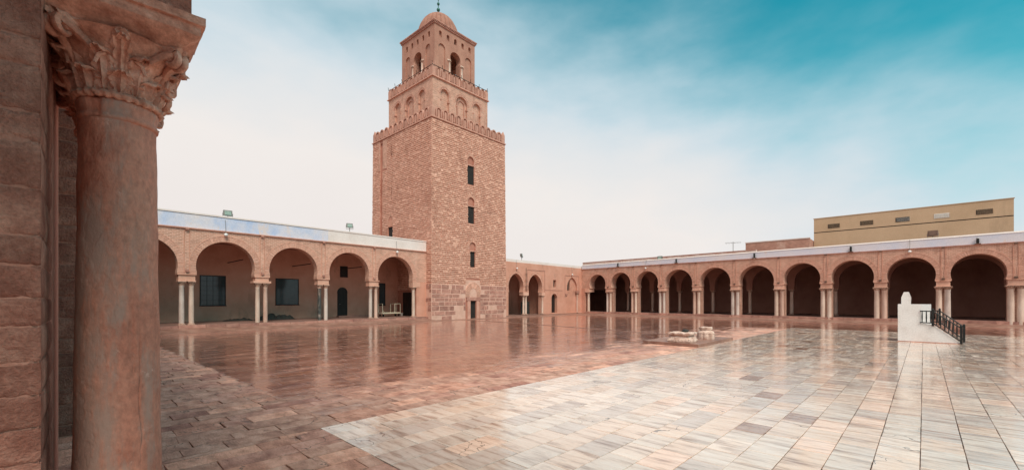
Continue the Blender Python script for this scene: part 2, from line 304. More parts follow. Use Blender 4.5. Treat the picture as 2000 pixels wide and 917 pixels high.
def thing(name, label, cat, loc=(0, 0, 0), group=None):
    o = bpy.data.objects.new(name, None); COL.objects.link(o); o.location = loc; o['w0'] = list(loc)
    o.empty_display_size = .3
    o['label'] = label; o['category'] = cat
    if group: o['group'] = group
    return o
def tag(o, label, cat, group=None):
    o['label'] = label; o['category'] = cat
    if group: o['group'] = group
    return o
def cut(o, cutter):
    """carve real openings, then keep only the result"""
    me = cutter.mesh('cut'); bm = bmesh.new(); bm.from_mesh(me); bmesh.ops.recalc_face_normals(bm, faces=bm.faces); bm.to_mesh(me); bm.free()
    c = bpy.data.objects.new('cut', me); COL.objects.link(c)
    m = o.modifiers.new('b', 'BOOLEAN'); m.operation = 'DIFFERENCE'; m.solver = 'EXACT'; m.object = c
    c.parent = o.parent
    if o.parent is not None: c.matrix_parent_inverse = o.matrix_parent_inverse.copy()
    bpy.context.view_layer.update()
    dg = bpy.context.evaluated_depsgraph_get(); ne = bpy.data.meshes.new_from_object(o.evaluated_get(dg))
    o.modifiers.clear(); old = o.data; o.data = ne; ne.name = old.name
    bpy.data.objects.remove(c); bpy.data.meshes.remove(me)
    uvs(ne)
    return o
def arch(cs, r, z0, zc, n=22, bot=None, pointed=0.0):
    """outline of an arched opening: circle radius r centred zc, springing at z0 (horseshoe below the centre), legs to bot"""
    pts = []
    if pointed:
        R = r * (1 + pointed); off = R - r
        a_top = atan2(sqrt(R * R - off * off), off)
        a0 = 0 if z0 >= zc else -math.asin(min(.9, (zc - z0) / R))
        h = n // 2; half = []
        for i in range(h + 1):
            a = a0 + (a_top - a0) * i / h; half.append((cs - off + R * cos(a), zc + R * sin(a)))
        half[-1] = (cs, half[-1][1])
        pts = [(2 * cs - a, b) for a, b in half] + half[:-1][::-1]
    else:
        a0 = 0 if z0 >= zc else math.asin(min(.99, (zc - z0) / r))
        for i in range(n + 1):
            a = pi + a0 - (pi + 2 * a0) * i / n; pts.append((cs + r * cos(a), zc + r * sin(a)))
    if z0 > zc: pass
    if bot is not None: pts = [(pts[0][0], bot)] + pts + [(pts[-1][0], bot)]
    return pts
def voussoirs(m, fr, cs, r, zc, z0, wdt, d0, d1, n=40, pointed=0):
    base = arch(cs, r, z0, zc, n, None, pointed); outer = []
    for i, (s, z) in enumerate(base):
        a = base[max(i - 1, 0)]; b = base[min(i + 1, len(base) - 1)]
        t = Vector((b[0] - a[0], b[1] - a[1])).normalized(); nn = Vector((-t.y, t.x))
        outer.append((s + nn.x * wdt, z + nn.y * wdt))
    for i in range(len(base) - 1):
        q = [Vector(base[i]), Vector(base[i + 1]), Vector(outer[i + 1]), Vector(outer[i])]
        c = sum(q, Vector((0, 0))) / 4; k = .16
        q = [q[0].lerp(q[1], k), q[1].lerp(q[0], k), q[2].lerp(q[3], k), q[3].lerp(q[2], k)]
        dd = d0 + random.uniform(-.006, .006); V = [fr.p(p.x, dd, p.y) for p in q] + [fr.p(p.x, d1, p.y) for p in q]
        m.cur = random.random(); m.add(V, [(0, 1, 2, 3), (0, 4, 5, 1), (1, 5, 6, 2), (2, 6, 7, 3), (3, 7, 4, 0)])
    # thin label moulding outside
    m.cur = .5
    o2 = []
    for i, (s, z) in enumerate(outer):
        a = outer[max(i - 1, 0)]; b = outer[min(i + 1, len(outer) - 1)]
        t = Vector((b[0] - a[0], b[1] - a[1])).normalized(); o2.append((s - t.y * .035, z + t.x * .035))
    for i in range(len(outer) - 1):
        q = [outer[i], outer[i + 1], o2[i + 1], o2[i]]
        V = [fr.p(a, d0 - .012, b) for a, b in q] + [fr.p(a, d1, b) for a, b in q]
        m.add(V, [(0, 1, 2, 3), (0, 4, 5, 1), (2, 6, 7, 3)])
def ngrid(m, P, nu, nv, close_u=False):
    """P[v][u] grid of points"""
    V = [p for row in P for p in row]; F = []
    for j in range(nv - 1):
        for i in range(nu - (0 if close_u else 1)):
            i2 = (i + 1) % nu; F.append((j * nu + i, j * nu + i2, (j + 1) * nu + i2, (j + 1) * nu + i))
    m.add(V, F)
CAMP = lambda px, plane_o, a: None
ZC = -2.0            # court level
ZP = -1.62           # gallery platform level

# ------------------------------------------------------------------ ground
g = MB(); g.add([(-2500, -2500, ZC - .12), (2500, -2500, ZC - .12), (2500, 2500, ZC - .12), (-2500, 2500, ZC - .12)], [(0, 1, 2, 3)])
g.build('ground', 'soil', kind='structure', fix=False)
# marble court: rows run along EU, offsets along EV
P0 = Vector((2.87, 6.72)); EU = Vector((cos(-.025), sin(-.025))); EV = Vector((-EU.y, EU.x))
def court(u, v, z=ZC): q = P0 + EU * u + EV * v; return (q.x, q.y, z)
bed = MB(); bed.add([court(0, 0, ZC - .02), court(33.2, 0, ZC - .02), court(33.2, -22, ZC - .02), court(0, -22, ZC - .02)], [(0, 1, 2, 3)])
marble = bed.build('marble_paving', 'joint', kind='structure', fix=False)
bed = MB(); bed.add([(-8, -20, ZC - .03), (52, -20, ZC - .03), (52, 35, ZC - .03), (-8, 35, ZC - .03)], [(0, 1, 2, 3)])
flags = bed.build('flagstone_paving', 'joint', kind='structure', fix=False)
def px_of(x, y, z):
    d = FW.x * x + FW.y * y; 
    if d < .3: return None
    return 1000 + 832 * (RT.x * x + RT.y * y) / d, 585 - 832 * z / d, d
def slab_mesh(corners, tint, tilt, hz, bev=.006, thick=.03, rough=0.0, n=1):
    m = MB(); m.cur = tint
    c = sum((Vector(q) for q in corners), Vector((0, 0))) / 4
    tx, ty = random.gauss(0, tilt), random.gauss(0, tilt)
    def Z(p): return ZC + hz + (p[0] - c.x) * tx + (p[1] - c.y) * ty
    inn = [Vector(q).lerp(c, bev / max(.05, (Vector(q) - c).length)) for q in corners]
    top = [(p.x, p.y, Z(p)) for p in inn]; mid = [(q[0], q[1], Z(q) - bev * .7) for q in corners]; bot = [(q[0], q[1], ZC - thick) for q in corners]
    V = top + mid + bot; F = [(0, 1, 2, 3)]
    for i in range(4):
        j = (i + 1) % 4; F += [(i, i + 4, j + 4, j), (i + 4, i + 8, j + 8, j + 4)]
    m.add(V, F); return m
def lay(region_rows, to_pts, inside, parent, name, mat, gap, tilt, hjit, jit, pieces=300):
    out = []
    for (v0, v1, spans) in region_rows:
        for (u0, u1) in spans:
            c = [(u0 + gap, v0 + gap), (u1 - gap, v0 + gap), (u1 - gap, v1 - gap), (u0 + gap, v1 - gap)]
            c = [(a + random.uniform(-jit, jit), b + random.uniform(-jit, jit)) for a, b in c]
            w_ = [to_pts(a, b)[:2] for a, b in c]
            mx_ = sum(q[0] for q in w_) / 4; my_ = sum(q[1] for q in w_) / 4
            if not inside(mx_, my_): continue
            m = slab_mesh(w_, random.random(), tilt, random.uniform(-hjit, hjit))
            pp = px_of(mx_, my_, ZC); vis = pp is not None and 318 < pp[0] < 2030 and pp[1] < 935
            out.append(((0 if vis else 1000) + sqrt(mx_ ** 2 + my_ ** 2), m))
    out.sort(key=lambda q: q[0])
    for _, m in out[:pieces]: m.build(name, mat, parent, fix=False)
    big = MB()
    for _, m in out[pieces:]:
        b = len(big.v); big.v += m.v; big.f += [tuple(i + b for i in f) for f in m.f]; big.t += m.t
    big.build(name + 's', mat, parent, kind='stuff', fix=False)
rows = []
v = 0.0
k = 0
while v > -21:
    h = .42 if v < -.9 else random.uniform(.42, .5)
    sp = []; u = 0.0 if v < 0 else 0
    u -= 0
    while u < 33.1:
        ln = random.choice([.55, .62, .7, .8, .95, 1.05]); 
        if u == 0: ln *= random.uniform(.5, 1)
        e1 = min(u + ln, 33.2); sp.append((u, e1)); u = e1
        if 33.2 - u < .3: sp[-1] = (sp[-1][0], 33.2); break
    rows.append((v - h, v, sp)); v -= h
lay(rows, lambda a, b: court(a, b), lambda x, y: True, marble, 'marble_slab', 'marble', .004, .0011, .0012, .003)
# flagstones around it
WO = Vector((.945, 4.585)); WA = Vector((.047, .999))
def inside_flag(x, y):
    q = Vector((x, y)) - P0; u, v = q.dot(EU), q.dot(EV)
    if -.02 < u < 33.2 and v < .02: return False
    if x < WO.x - 1.7 + .047 * (y - 4.585): return False
    if y > 31.6 + .0 or x > 46.6: return False
    return True
rows = []; v = -21.0
random.seed(11)
while v < 26:
    h = random.uniform(.33, .43); sp = []; u = -4.0
    cuts = [0.0, 33.2]
    while u < 48:
        ln = random.choice([.38, .5, .6, .72, .85, 1.0]); e1 = u + ln
        if v < 0:
            for c_ in cuts:
                if u < c_ < e1 + .15: e1 = c_
        if e1 - u > .08: sp.append((u, e1))
        u = e1
    v1 = v + h
    if v < 0 < v1 + .1: v1 = 0.0
    rows.append((v, v1, sp)); v = v1
lay(rows, lambda a, b: court(a, b), inside_flag, flags, 'flagstone', 'flag', .005, .0016, .0025, .012)

random.seed(8)
def edge_line(a, b, wd):
    a = Vector(a); b = Vector(b); n_ = int((b - a).length / .9); d = (b - a).normalized(); q = Vector((-d.y, d.x)) * wd / 2
    for i in range(n_):
        p = a.lerp(b, i / n_) + d * .01; r = a.lerp(b, (i + 1) / n_) - d * .01; j = [Vector((random.uniform(-.012, .012), random.uniform(-.012, .012))) for _ in range(4)]
        c_ = [p - q + j[0], r - q + j[1], r + q + j[2], p + q + j[3]]; h = ZC + random.uniform(.012, .022)
        m = MB(); m.cur = random.random(); m.add([(v.x, v.y, h) for v in c_] + [(v.x, v.y, ZC - .03) for v in c_], [(0, 1, 2, 3), (0, 4, 5, 1), (1, 5, 6, 2), (2, 6, 7, 3), (3, 7, 4, 0)])
        m.build('edging_stone', 'apron', flags)
edge_line((24.0, 9.2), (27.4, 24.5), .13); edge_line((15.2, 9.4), (23.9, 9.25), .10); edge_line((27.4, 24.5), (27.8, 31.5), .11)

# ------------------------------------------------------------------ column kit for the far galleries (shared meshes)
def shaft_mesh(r, h, name='column'):
    m = MB(); P = [(r * 1.0, 0), (r * 1.02, h * .3), (r * .99, h * .6), (r * .92, h * .96), (r * 1.0, h * .97), (r * 1.0, h)]
    m.lathe((0, 0, 0), P, 18); me = m.mesh(name, True); me.set_sharp_from_angle(angle=radians(40)); return me
def cap_mesh(r, h, name='capital'):
    m = MB(); m.lathe((0, 0, 0), [(r * .95, 0), (r * 1.12, .02), (r * 1.0, .04), (r * 1.05, h * .5), (r * 1.3, h * .86)], 16)
    for tier, (z0, hh, off) in enumerate(((.03, h * .45, 0), (h * .3, h * .5, pi / 8))):
        for k in range(8):
            a = off + k * pi / 4; ca, sa = cos(a), sin(a); P = []
            for (t, rr, wd) in ((0, 1.05, .30), (.5, 1.22, .36), (.85, 1.42, .30), (1.0, 1.58, .16), (.88, 1.66, .08)):
                row = []
                for q in (-1, 0, 1):
                    R_ = r * rr - (abs(q) * r * .1); s_ = q * wd * r; row.append((ca * R_ - sa * s_, sa * R_ + ca * s_, z0 + t * hh))
                P.append(row)
            ngrid(m, P, 3, 5)
    for k in range(4):
        a = pi / 4 + k * pi / 2; c = (cos(a) * r * 1.62, sin(a) * r * 1.62, h * .78)
        m.lathe(c, [(r * .10, -r * .28), (r * .26, -r * .1), (r * .26, r * .12), (r * .1, r * .26)], 8)
    q = r * 1.5; m.box(ID, -q, q, -q, q, h * .86, h)
    return m.mesh(name, False)
def base_mesh(r, h, name='base'):
    m = MB(); q = r * 1.38; m.box(ID, -q, q, -q, q, 0, h * .42)
    m.lathe((0, 0, 0), [(r * 1.3, h * .42), (r * 1.38, h * .55), (r * 1.3, h * .68), (r * 1.12, h * .75), (r * 1.18, h * .9), (r * 1.0, h)], 16)
    return m.mesh(name, False)
_cache = {}
def column(parent, x, y, z0, z1, r, mat, caph=.30, baseh=.16, caps=True, rot=0):
    key = (round(r, 3), round(z1 - z0 - caph - baseh, 2), mat)
    if key not in _cache: _cache[key] = shaft_mesh(key[0], key[1])
    sh = link('column', _cache[key], mat, parent, loc=(x, y, z0 + baseh)); sh['w0'] = [0, 0, 0]
    sh.rotation_euler.z = random.uniform(0, 6)
    for nm, fn, mt_, zz, hh in (('base', base_mesh, 'capital', -baseh, baseh), ('capital', cap_mesh, 'capital', key[1], caph)):
        k2 = (nm, key[0], round(hh, 2))
        if k2 not in _cache: _cache[k2] = fn(key[0], hh)
        c = link(nm, _cache[k2], mt_, sh, loc=(0, 0, zz)); c.rotation_euler.z = rot - sh.rotation_euler.z
    return sh
CM = ['col_grey', 'col_cream', 'col_pink', 'col_cream', 'col_grey']
def impost(parent, fr, s, hw, zt, zb, d0, d1, slab=False):
    m = MB(); m.box(fr, s - hw + .03, s + hw - .03, d0 + .02, d1, zb + .04, zt - .07)
    m.box(fr, s - hw - .03, s + hw + .03, d0 - .05, d1 + .02, zt - .07, zt)
    if slab: m.box(fr, s - hw - .10, s + hw + .10, d0 - .08, d1 + .05, zb, zb + .14)
    else: m.box(fr, s - hw - .01, s + hw + .01, d0 - .02, d1 + .01, zb, zb + .04)
    return m.build('impost_block', 'stone' if not slab else 'stone', parent)
def window(parent, fr, s0, s1, z0, z1, d, mat='glass', frame=.06, bars=False):
    m = MB()
    for a in ((s0 - frame, s1 + frame, z1, z1 + frame), (s0 - frame, s1 + frame, z0 - frame, z0), (s0 - frame, s0, z0, z1), (s1, s1 + frame, z0, z1)):
        m.box(fr, a[0], a[1], d - .05, d + .03, a[2], a[3])
    m.box(fr, s0 - frame * 1.6, s1 + frame * 1.6, d - .08, d - .05, z0 - frame * 1.4, z0 - frame * .4)
    w_ = m.build('window', 'black_metal', parent); w_['w0'] = list(parent['w0'])
    p = MB(); p.box(fr, s0, s1, d - .02, d + .01, z0, z1); q = p.build('pane', mat, w_); q.matrix_parent_inverse = Matrix.Identity(4)
    if bars:
        b = MB()
        for i in range(1, 4): s = s0 + (s1 - s0) * i / 4; b.box(fr, s - .012, s + .012, d - .04, d - .025, z0, z1)
        for i in range(1, 6): z = z0 + (z1 - z0) * i / 6; b.box(fr, s0, s1, d - .045, d - .03, z - .01, z + .01)
        q = b.build('grille', 'black_metal', w_); q.matrix_parent_inverse = Matrix.Identity(4)
    return w_

# ------------------------------------------------------------------ north gallery (left), plane y = 34
NF = Fr(0, 34, 1, 0)
TU0, TU1, TV0, TV1 = 24.75, 35.1, 33.2, 44.3
ng = thing('arcade_gallery', 'pink brick gallery of wide round arches left of the tower, its parapet partly blue', 'gallery', (12, 34, ZC))
piers = [-7.2, -2.8, 1.6, 6.03, 10.4, 14.8, 19.2]
ends = [-7.2, -2.8, 1.6, 6.03, 10.4, 14.8, 19.2, 23.75]
ZI, ZIb = 1.68, 1.20
m = MB(); m.box(NF, -9, TU0 - .003, 0, .62, ZI, 4.60); wl = m.build('wall', 'brick_wall', ng)
c = MB(); vs = MB()
for a, b in zip(ends[:-1], ends[1:]):
    cs = (a + b) / 2 - (.1 if b > 23 else 0); r = (b - a - .94) / 2; zc = 3.93 - r
    c.prism(NF, arch(cs, r, ZI + .15, zc, 28, ZI - .3), -.4, 1.2)
    voussoirs(vs, NF, cs, r, zc, zc - .01, .36, -.012, .05, 38)
    for sd_ in (-1, 1):
        zz = ZI + .02
        while zz < zc - .06: vs.cur = random.random(); vs.box(NF, *(sorted((cs + sd_ * (r + .001), cs + sd_ * (r + .36)))), -.012, .05, zz, zz + .075); zz += .095
cut(wl, c); vs.build('arch_bricks', 'arch_brick', ng, kind='stuff')
m = MB()
for s in piers[1:]:
    for o_ in (-.15, .13): m = MB(); m.box(NF, s + o_, s + o_ + .03, -.035, .01, ZI + .1, 4.52); m.build('pier_moulding', 'plaster', ng)
m = MB(); m.box(NF, -9, TU0 - .003, -.10, .62, 4.60, 4.67); m.build('string_course', 'merlon', ng)
for s in piers[1:]:
    for zz, hh, ww in ((4.50, .10, .09), (1.80, .16, .08)):
        m = MB(); m.box(NF, s - ww, s + ww, -.14 if zz > 3 else -.12, .0, zz, zz + hh); m.build('corbel', 'block', ng)
# parapet: blue part then white part
m = MB(); m.box(NF, -9, 15.2, .04, .5, 4.67, 5.56); m.build('parapet', 'blue_white', ng)['label'] = 'faded blue left part of the parapet'
m = MB(); m.box(NF, 15.203, TU0 - .01, .04, .5, 4.67, 5.58); m.build('parapet', 'white', ng)['label'] = 'plain white right part of the parapet'
m = MB(); m.box(NF, -9, TU0 - .006, .0, .54, 5.58, 5.68); m.build('coping', 'white', ng)
m = MB(); m.box(NF, -9, TU0 - .02, .62, 5.3, 4.3, 4.66); m.build('roof', 'shaded_plaster', ng)
m = MB(); m.box(NF, -9, TU0 + .4, 5.0, 5.5, -2.1, 4.3); bw = m.build('back_wall', 'plaster', ng)
m = MB(); m.box(NF, -9.5, -9, 0, 5.5, -2.1, 4.6); m.build('end_wall', 'plaster', ng)
m = MB(); m.box(NF, -9, TU0 - .01, -.05, 5.0, -2.1, ZP); m.build('floor', 'floor_in', ng)
# platform edge stones
x = 1.0; 
while x < TU0 - .3:
    ln = random.uniform(.7, 1.5); x2 = min(x + ln, TU0 - .05)
    m = MB(); m.box(NF, x + .01, x2 - .01, -.30 + random.uniform(-.03, .03), -.05, -2.1, ZP - random.uniform(0, .07), jit=.012); m.build('kerb_stone', 'block', ng); x = x2
for i, s in enumerate(piers):
    impost(ng, NF, s, .47, ZI, ZIb, -.0, .62, slab=(i == 4))
    zb = [-1.66, -1.66, -1.66, -1.66, -1.78, -1.78, -1.66][i]
    mats = [('col_grey', 'col_cream'), ('col_cream', 'col_grey'), ('col_grey', 'col_cream'), ('col_grey', 'col_cream'), ('col_cream', 'col_pink'), ('col_dark', 'col_grey'), ('col_grey', 'col_pink')][i]
    for sgn, mt_ in zip((-1, 1), mats):
        q = column(ng, s + sgn * .255, 34.16, zb, ZIb, .145, mt_)
        if mt_ == 'col_dark': q['label'] = 'dark mottled shaft beside its pale twin'
    m = MB(); m.box(NF, s - .5, s + .5, -.12, .5, -2.1, zb); m.build('plinth', 'block', ng)
column(ng, 23.35, 34.16, -1.62, ZIb, .15, 'col_cream', rot=0)
m = MB(); m.box(NF, 23.17, 24.0, -.03, .62, ZIb, ZI); m.build('impost_block', 'stone', ng)
m = MB(); m.box(NF, 23.6, TU0 - .003, -.001, .62, -2.05, 1.68); m.build('end_pier', 'plaster', ng)
# windows in the back wall (d = 5.0)
window(ng, NF, 7.75, 9.30, -.40, 1.80, 5.0, bars=True)
window(ng, NF, 13.0, 14.75, -.38, 1.75, 5.0)
window(ng, NF, 18.55, 19.25, 2.15, 3.15, 5.0, 'vent_dark', .02)
window(ng, NF, 22.65, 23.2, -.5, 1.62, 5.0)
m = MB(); o_ = arch(18.75, .50, .55, .68, 16, ZP + .02); m.prism(NF, o_, 4.97, 5.02); dd = m.build('door', 'wood_dark', ng); dd['w0'] = list(ng['w0'])
m = MB(); m.lathe((18.5, 38.95, -.4), [(.03, -.03), (.04, 0), (.03, .03)], 8); q = m.build('handle', 'grey_metal', dd); q.matrix_parent_inverse = Matrix.Identity(4)
m = MB(); m.box(NF, 18.2, 21.5, 4.5, 5.0, ZP, ZP + .14); m.build('step', 'block', ng)
m = MB(); m.prism(NF, [(24.62, 36.0), (24.62, 36.0)], 0, 0) if 0 else None
m = MB(); m.box(NF, TU0 - .04, TU0 - .005, 2.5, 4.0, ZP + .01, .75); q = m.build('door', 'wood_dark', ng); q['label'] = 'black doorway in the end beside the tower'
# tie rods
m = MB()
for s in (9.5, 14.3, 18.7): m = MB(); m.tube([(s, 35.2, 2.9), (s, 39, 2.9)], .035, 6); m.build('tie_rod', 'black_metal', ng)

m = MB()
# ------------------------------------------------------------------ apron in front of the galleries
def apron(name, fr, s0, s1, w0, w1, zt, zb, ns, nd):
    m = MB(); P = []
    for j in range(nd + 1):
        row = []
        for i in range(ns + 1):
            s = s0 + (s1 - s0) * i / ns; t = j / nd
            d = -(w0 + (w1 - w0) * t) + (0 if j == 0 else .25 * noise.noise(Vector((s * .5, t * 2, 3))))
            z = zt + (zb - zt) * t ** .8 + .035 * noise.noise(Vector((s * .9, d * 1.3, 1))) + .02 * noise.noise(Vector((s * 3.1, d * 3, 7)))
            if j == nd: z = zb
            row.append(fr.p(s, d, z))
        P.append(row)
    ngrid(m, P, ns + 1, nd + 1); o = m.build(name, 'apron', kind='structure', fix=False); 
    return o
apron('gallery_apron', NF, -3, TU0, .25, 3.2, -1.80, ZC - .035, 90, 12)
apron('gallery_apron', NF, TU0, 51.4, -.6, 2.9, -1.86, ZC - .035, 90, 12)

# ------------------------------------------------------------------ minaret
mi = thing('minaret', 'tall three stage pinkish stone tower with battlements and a ribbed dome', 'tower', (29.95, 38.8, ZC))
FRf = Fr(0, TV0, 1, 0); FRl = Fr(TU0, 0, 0, -1)         # front (s = x); left side (s = -y)
Z1 = 17.55
B = .12                                                   # batter
m = MB()
m.add([(TU0, TV0, -2.1), (TU1, TV0, -2.1), (TU1, TV1, -2.1), (TU0, TV1, -2.1), (TU0 + B, TV0 + B, Z1), (TU1 - B, TV0 + B, Z1), (TU1 - B, TV1 - B, Z1), (TU0 + B, TV1 - B, Z1)],
      [(0, 1, 5, 4), (1, 2, 6, 5), (2, 3, 7, 6), (3, 0, 4, 7), (4, 5, 6, 7), (3, 2, 1, 0)])
body = m.build('shaft', 'mortar', mi)
wins = [(29.37, 30.28, 12.0, 13.95), (29.42, 30.30, 7.95, 9.7), (29.70, 30.38, 3.4, 5.03)]
door = (29.68, 30.50, -1.98, -.10)
lw = [(-40.42, -40.28, 10.8, 12.0), (-40.42, -40.28, 15.3, 16.4), (-40.96, -40.05, 6.3, 7.78)]
c = MB()
for (a, b, z0, z1) in wins + [door]: c.box(FRf, a, b, -.5, .9, z0, z1)
for (a, b, z0, z1) in lw: c.box(FRl, a, b, -.5, .9, z0, z1)
c.box(FRl, -42.6, -42.15, -.5, .22, 1, 17.2)
for (a, b, z0, z1) in wins: c.prism(FRf, arch((a + b) / 2, .42, z1 + .35, z1 + .55, 12, z1 + .12), -.5, .20)
cut(body, c)
for i, (a, b, z0, z1) in enumerate(wins + [door]): m = MB(); m.box(FRf, a - .02, b + .02, .14, .18, z0 - .02, z1 + .02); m.build('window' if i < 3 else 'door', 'vent_dark', mi)  # near-black panels put the unlit depth of the openings into colour
for (a, b, z0, z1) in lw: m = MB(); m.box(FRl, a - .02, b + .02, .14, .18, z0 - .02, z1 + .02); m.build('window', 'vent_dark', mi)
def batter(z): return B * (z + 2.1) / (Z1 + 2.1)
def course_faces(m, fr, s0, s1, z0, z1, holes, pitch=.19, mat=None):
    z = z0
    row = 0
    while z < z1 - .1:
        hgt = pitch * random.uniform(.60, .70); zt = min(z + hgt, z1); ins = batter((z + zt) / 2); row += 1
        s = s0 + ins - .03; first = True; se = s1 - ins + .03
        while s < se:
            ln = random.uniform(.26, .40) * ((.5 if row % 2 else 1) if first else 1); e1 = min(s + ln, se)
            if se - e1 < .12: e1 = se
            a, b = s, e1 - random.choice([.0, .03, .05])
            if b > se - .05: b = se
            ok = True
            for (h0, h1, y0, y1) in holes:
                if zt > y0 and z < y1 and b > h0 and a < h1:
                    if a < h0 and h0 - a > .1: b = h0
                    elif b > h1 and b - h1 > .1: a = h1
                    else: ok = False
            if ok and b > a:
                pr = random.uniform(.035, .055); m.cur = random.random()
                zj = random.uniform(-.01, .01); dz = random.choice([0, 0, 0, .01, -.015, .06])
                m.box(fr, a, b, ins - pr, ins + .01, z + zj, min(zt + zj + dz, z1), open_back=True, jit=.005)
            s = e1; first = False
        z += pitch
random.seed(3)
bk = MB()
hf = [(a - .0, b + .0, z0, z1) for a, b, z0, z1 in wins] + [((a + b) / 2 - .56, (a + b) / 2 + .56, z1 + .05, z1 + 1.12) for a, b, z0, z1 in wins] + [(29.1, 31.05, -2, 2.1)]
course_faces(bk, FRf, TU0, TU1, 1.52, Z1 - .02, hf)
hl = lw + [(-42.6, -42.15, 1, 17.2), (-42.9, -41.3, 14.2, 17.5), (-40.95, -40.05, 7.8, 8.9)]
course_faces(bk, FRl, -TV1, -TV0, 1.0, Z1 - .02, hl)
FRr = Fr(TU1, 0, 0, 1); FRb = Fr(0, TV1, -1, 0)
course_faces(bk, FRr, TV0, TV1, 1.0, Z1 - .02, [], pitch=.272)
course_faces(bk, FRb, -TU1, -TU0, 3.0, Z1 - .02, [], pitch=.272)
bk.build('brickwork', 'stone', mi, kind='stuff', fix=False)
# patched masonry at top left of the side face
m = MB(); m.box(FRl, -42.95, -42.65, batter(16) - .045, batter(16) + .01, 14.2, 17.45); m.box(FRl, -42.1, -41.3, batter(16) - .04, batter(16) + .01, 14.3, 17.45); m.build('patch', 'brick_wall', mi)
# relieving arches with fan bricks over each opening
def fan(fr, cs, z, r, wd, holes_depth=.0, name='relieving_arch', n=15, d=0):
    m = MB(); voussoirs(m, fr, cs, r, z, z - .01, wd, d - .04, d + .06, n)
    return m.build(name, 'stone', mi, fix=False)
for (a, b, z0, z1) in wins:
    cs = (a + b) / 2; d_ = batter(z1)
    fan(FRf, cs, z1 + .55, .43, .26, d=d_)
    m = MB(); m.box(FRf, a - .12, b + .12, d_ - .045, d_ + .02, z1 + .005, z1 + .12); m.build('lintel', 'merlon', mi)
    m = MB(); m.prism(FRf, arch(cs, .40, z1 + .55, z1 + .55, 10, z1 + .13), d_ + .10, d_ + .16); m.build('tympanum', 'mortar', mi)
    for sg in (-1, 1):
        m = MB(); m.box(FRf, *sorted((cs + sg * .44, cs + sg * .62)), d_ - .03, d_ + .02, z1 + .13, z1 + .53); m.build('springer', 'merlon', mi)
fan(FRl, -40.5, 8.5, .42, .20, n=12, d=batter(8.4))
m = MB(); m.box(FRl, -41.0, -40.0, .02, .09, 7.82, 8.5); m.build('tympanum', 'plaster', mi)
# doorway
m = MB()
m.box(FRf, 29.25, 29.66, -.08, .05, -2.0, -.10); m.box(FRf, 30.52, 30.93, -.08, .05, -2.0, -.10); m.build('door_jamb', 'merlon', mi)
m = MB(); m.box(FRf, 29.12, 31.05, -.10, .05, -.08, .26, jit=.01); m.build('door_lintel', 'block', mi)
m = MB(); m.box(FRf, 29.20, 30.98, .30, .34, -2, -.1); m.build('door', 'wood_dark', mi) if 0 else None
cs = 30.08; fan(FRf, cs, .72, .50, .55, n=17); 
m = MB(); m.prism(FRf, arch(cs, .48, .72, .72, 12, .28), -.01, .02); m.build('tympanum', 'mortar_light', mi)
m = MB()
for sg in (-1, 1):
    zz = .29
    while zz < .70: m.cur = random.random(); m.box(FRf, *sorted((cs + sg * .52, cs + sg * 1.03)), -.045, .02, zz, zz + .055); zz += .085
m.build('springer', 'stone', mi, kind='stuff')
m = MB(); m.box(FRf, 29.0, 31.1, -.003, .06, .25, 2.05); m.build('arch_backing', 'mortar_light', mi)
# lower zone of reused blocks in pale mortar
def blocks(fr, s0, s1, z0, z1, holes, par, sk=(.45, 1.35), prob=.88):
    m = MB(); 
    z = z0
    while z < z1 - .15:
        h = random.choice([.38, .42, .46, .5]); 
        if z1 - z - h < .25: h = z1 - z
        s = s0
        while s < s1:
            ln = random.uniform(*sk) if random.random() > .15 else random.uniform(.2, .35); e1 = min(s + ln, s1)
            if s1 - e1 < .25: e1 = s1
            a, b = s + .045, e1 - .05; ok = random.random() < (prob if z > -1.2 else prob - .4)
            for (h0, h1, y0, y1) in holes:
                if z + h > y0 and z < y1 and b > h0 and a < h1:
                    if a < h0 - .18: b = h0
                    elif b > h1 + .18: a = h1
                    else: ok = False
            if ok:
                bm_ = MB(); ia = .035 * random.random()
                bm_.box(fr, a, b, -.04 - random.uniform(0, .02), .01, z + .045 + ia * .4, z + h - .05, jit=.016); bm_.build('stone_block', 'block', par)
            s = e1
        z += h
random.seed(5)
m = MB(); 
for fr, a, b in ((FRf, TU0, 29.0), (FRf, 31.1, TU1), ): m.box(fr, a - .02, b + (.02 if b == TU1 else 0), -.025, .03, -2.1, 1.52)
m.box(FRl, -TV0 - 1.2, -TV0 + .02, -.024, .02, -2.1, 1.52); m.build('rubble_mortar', 'mortar_light', mi)
blocks(FRf, TU0, TU1, -2.0, 1.52, [(29.0, 31.1, -2, 2.2)], mi)
blocks(FRl, -TV0 - .85, -TV0, -2.0, 1.52, [], mi, sk=(.4, .5))
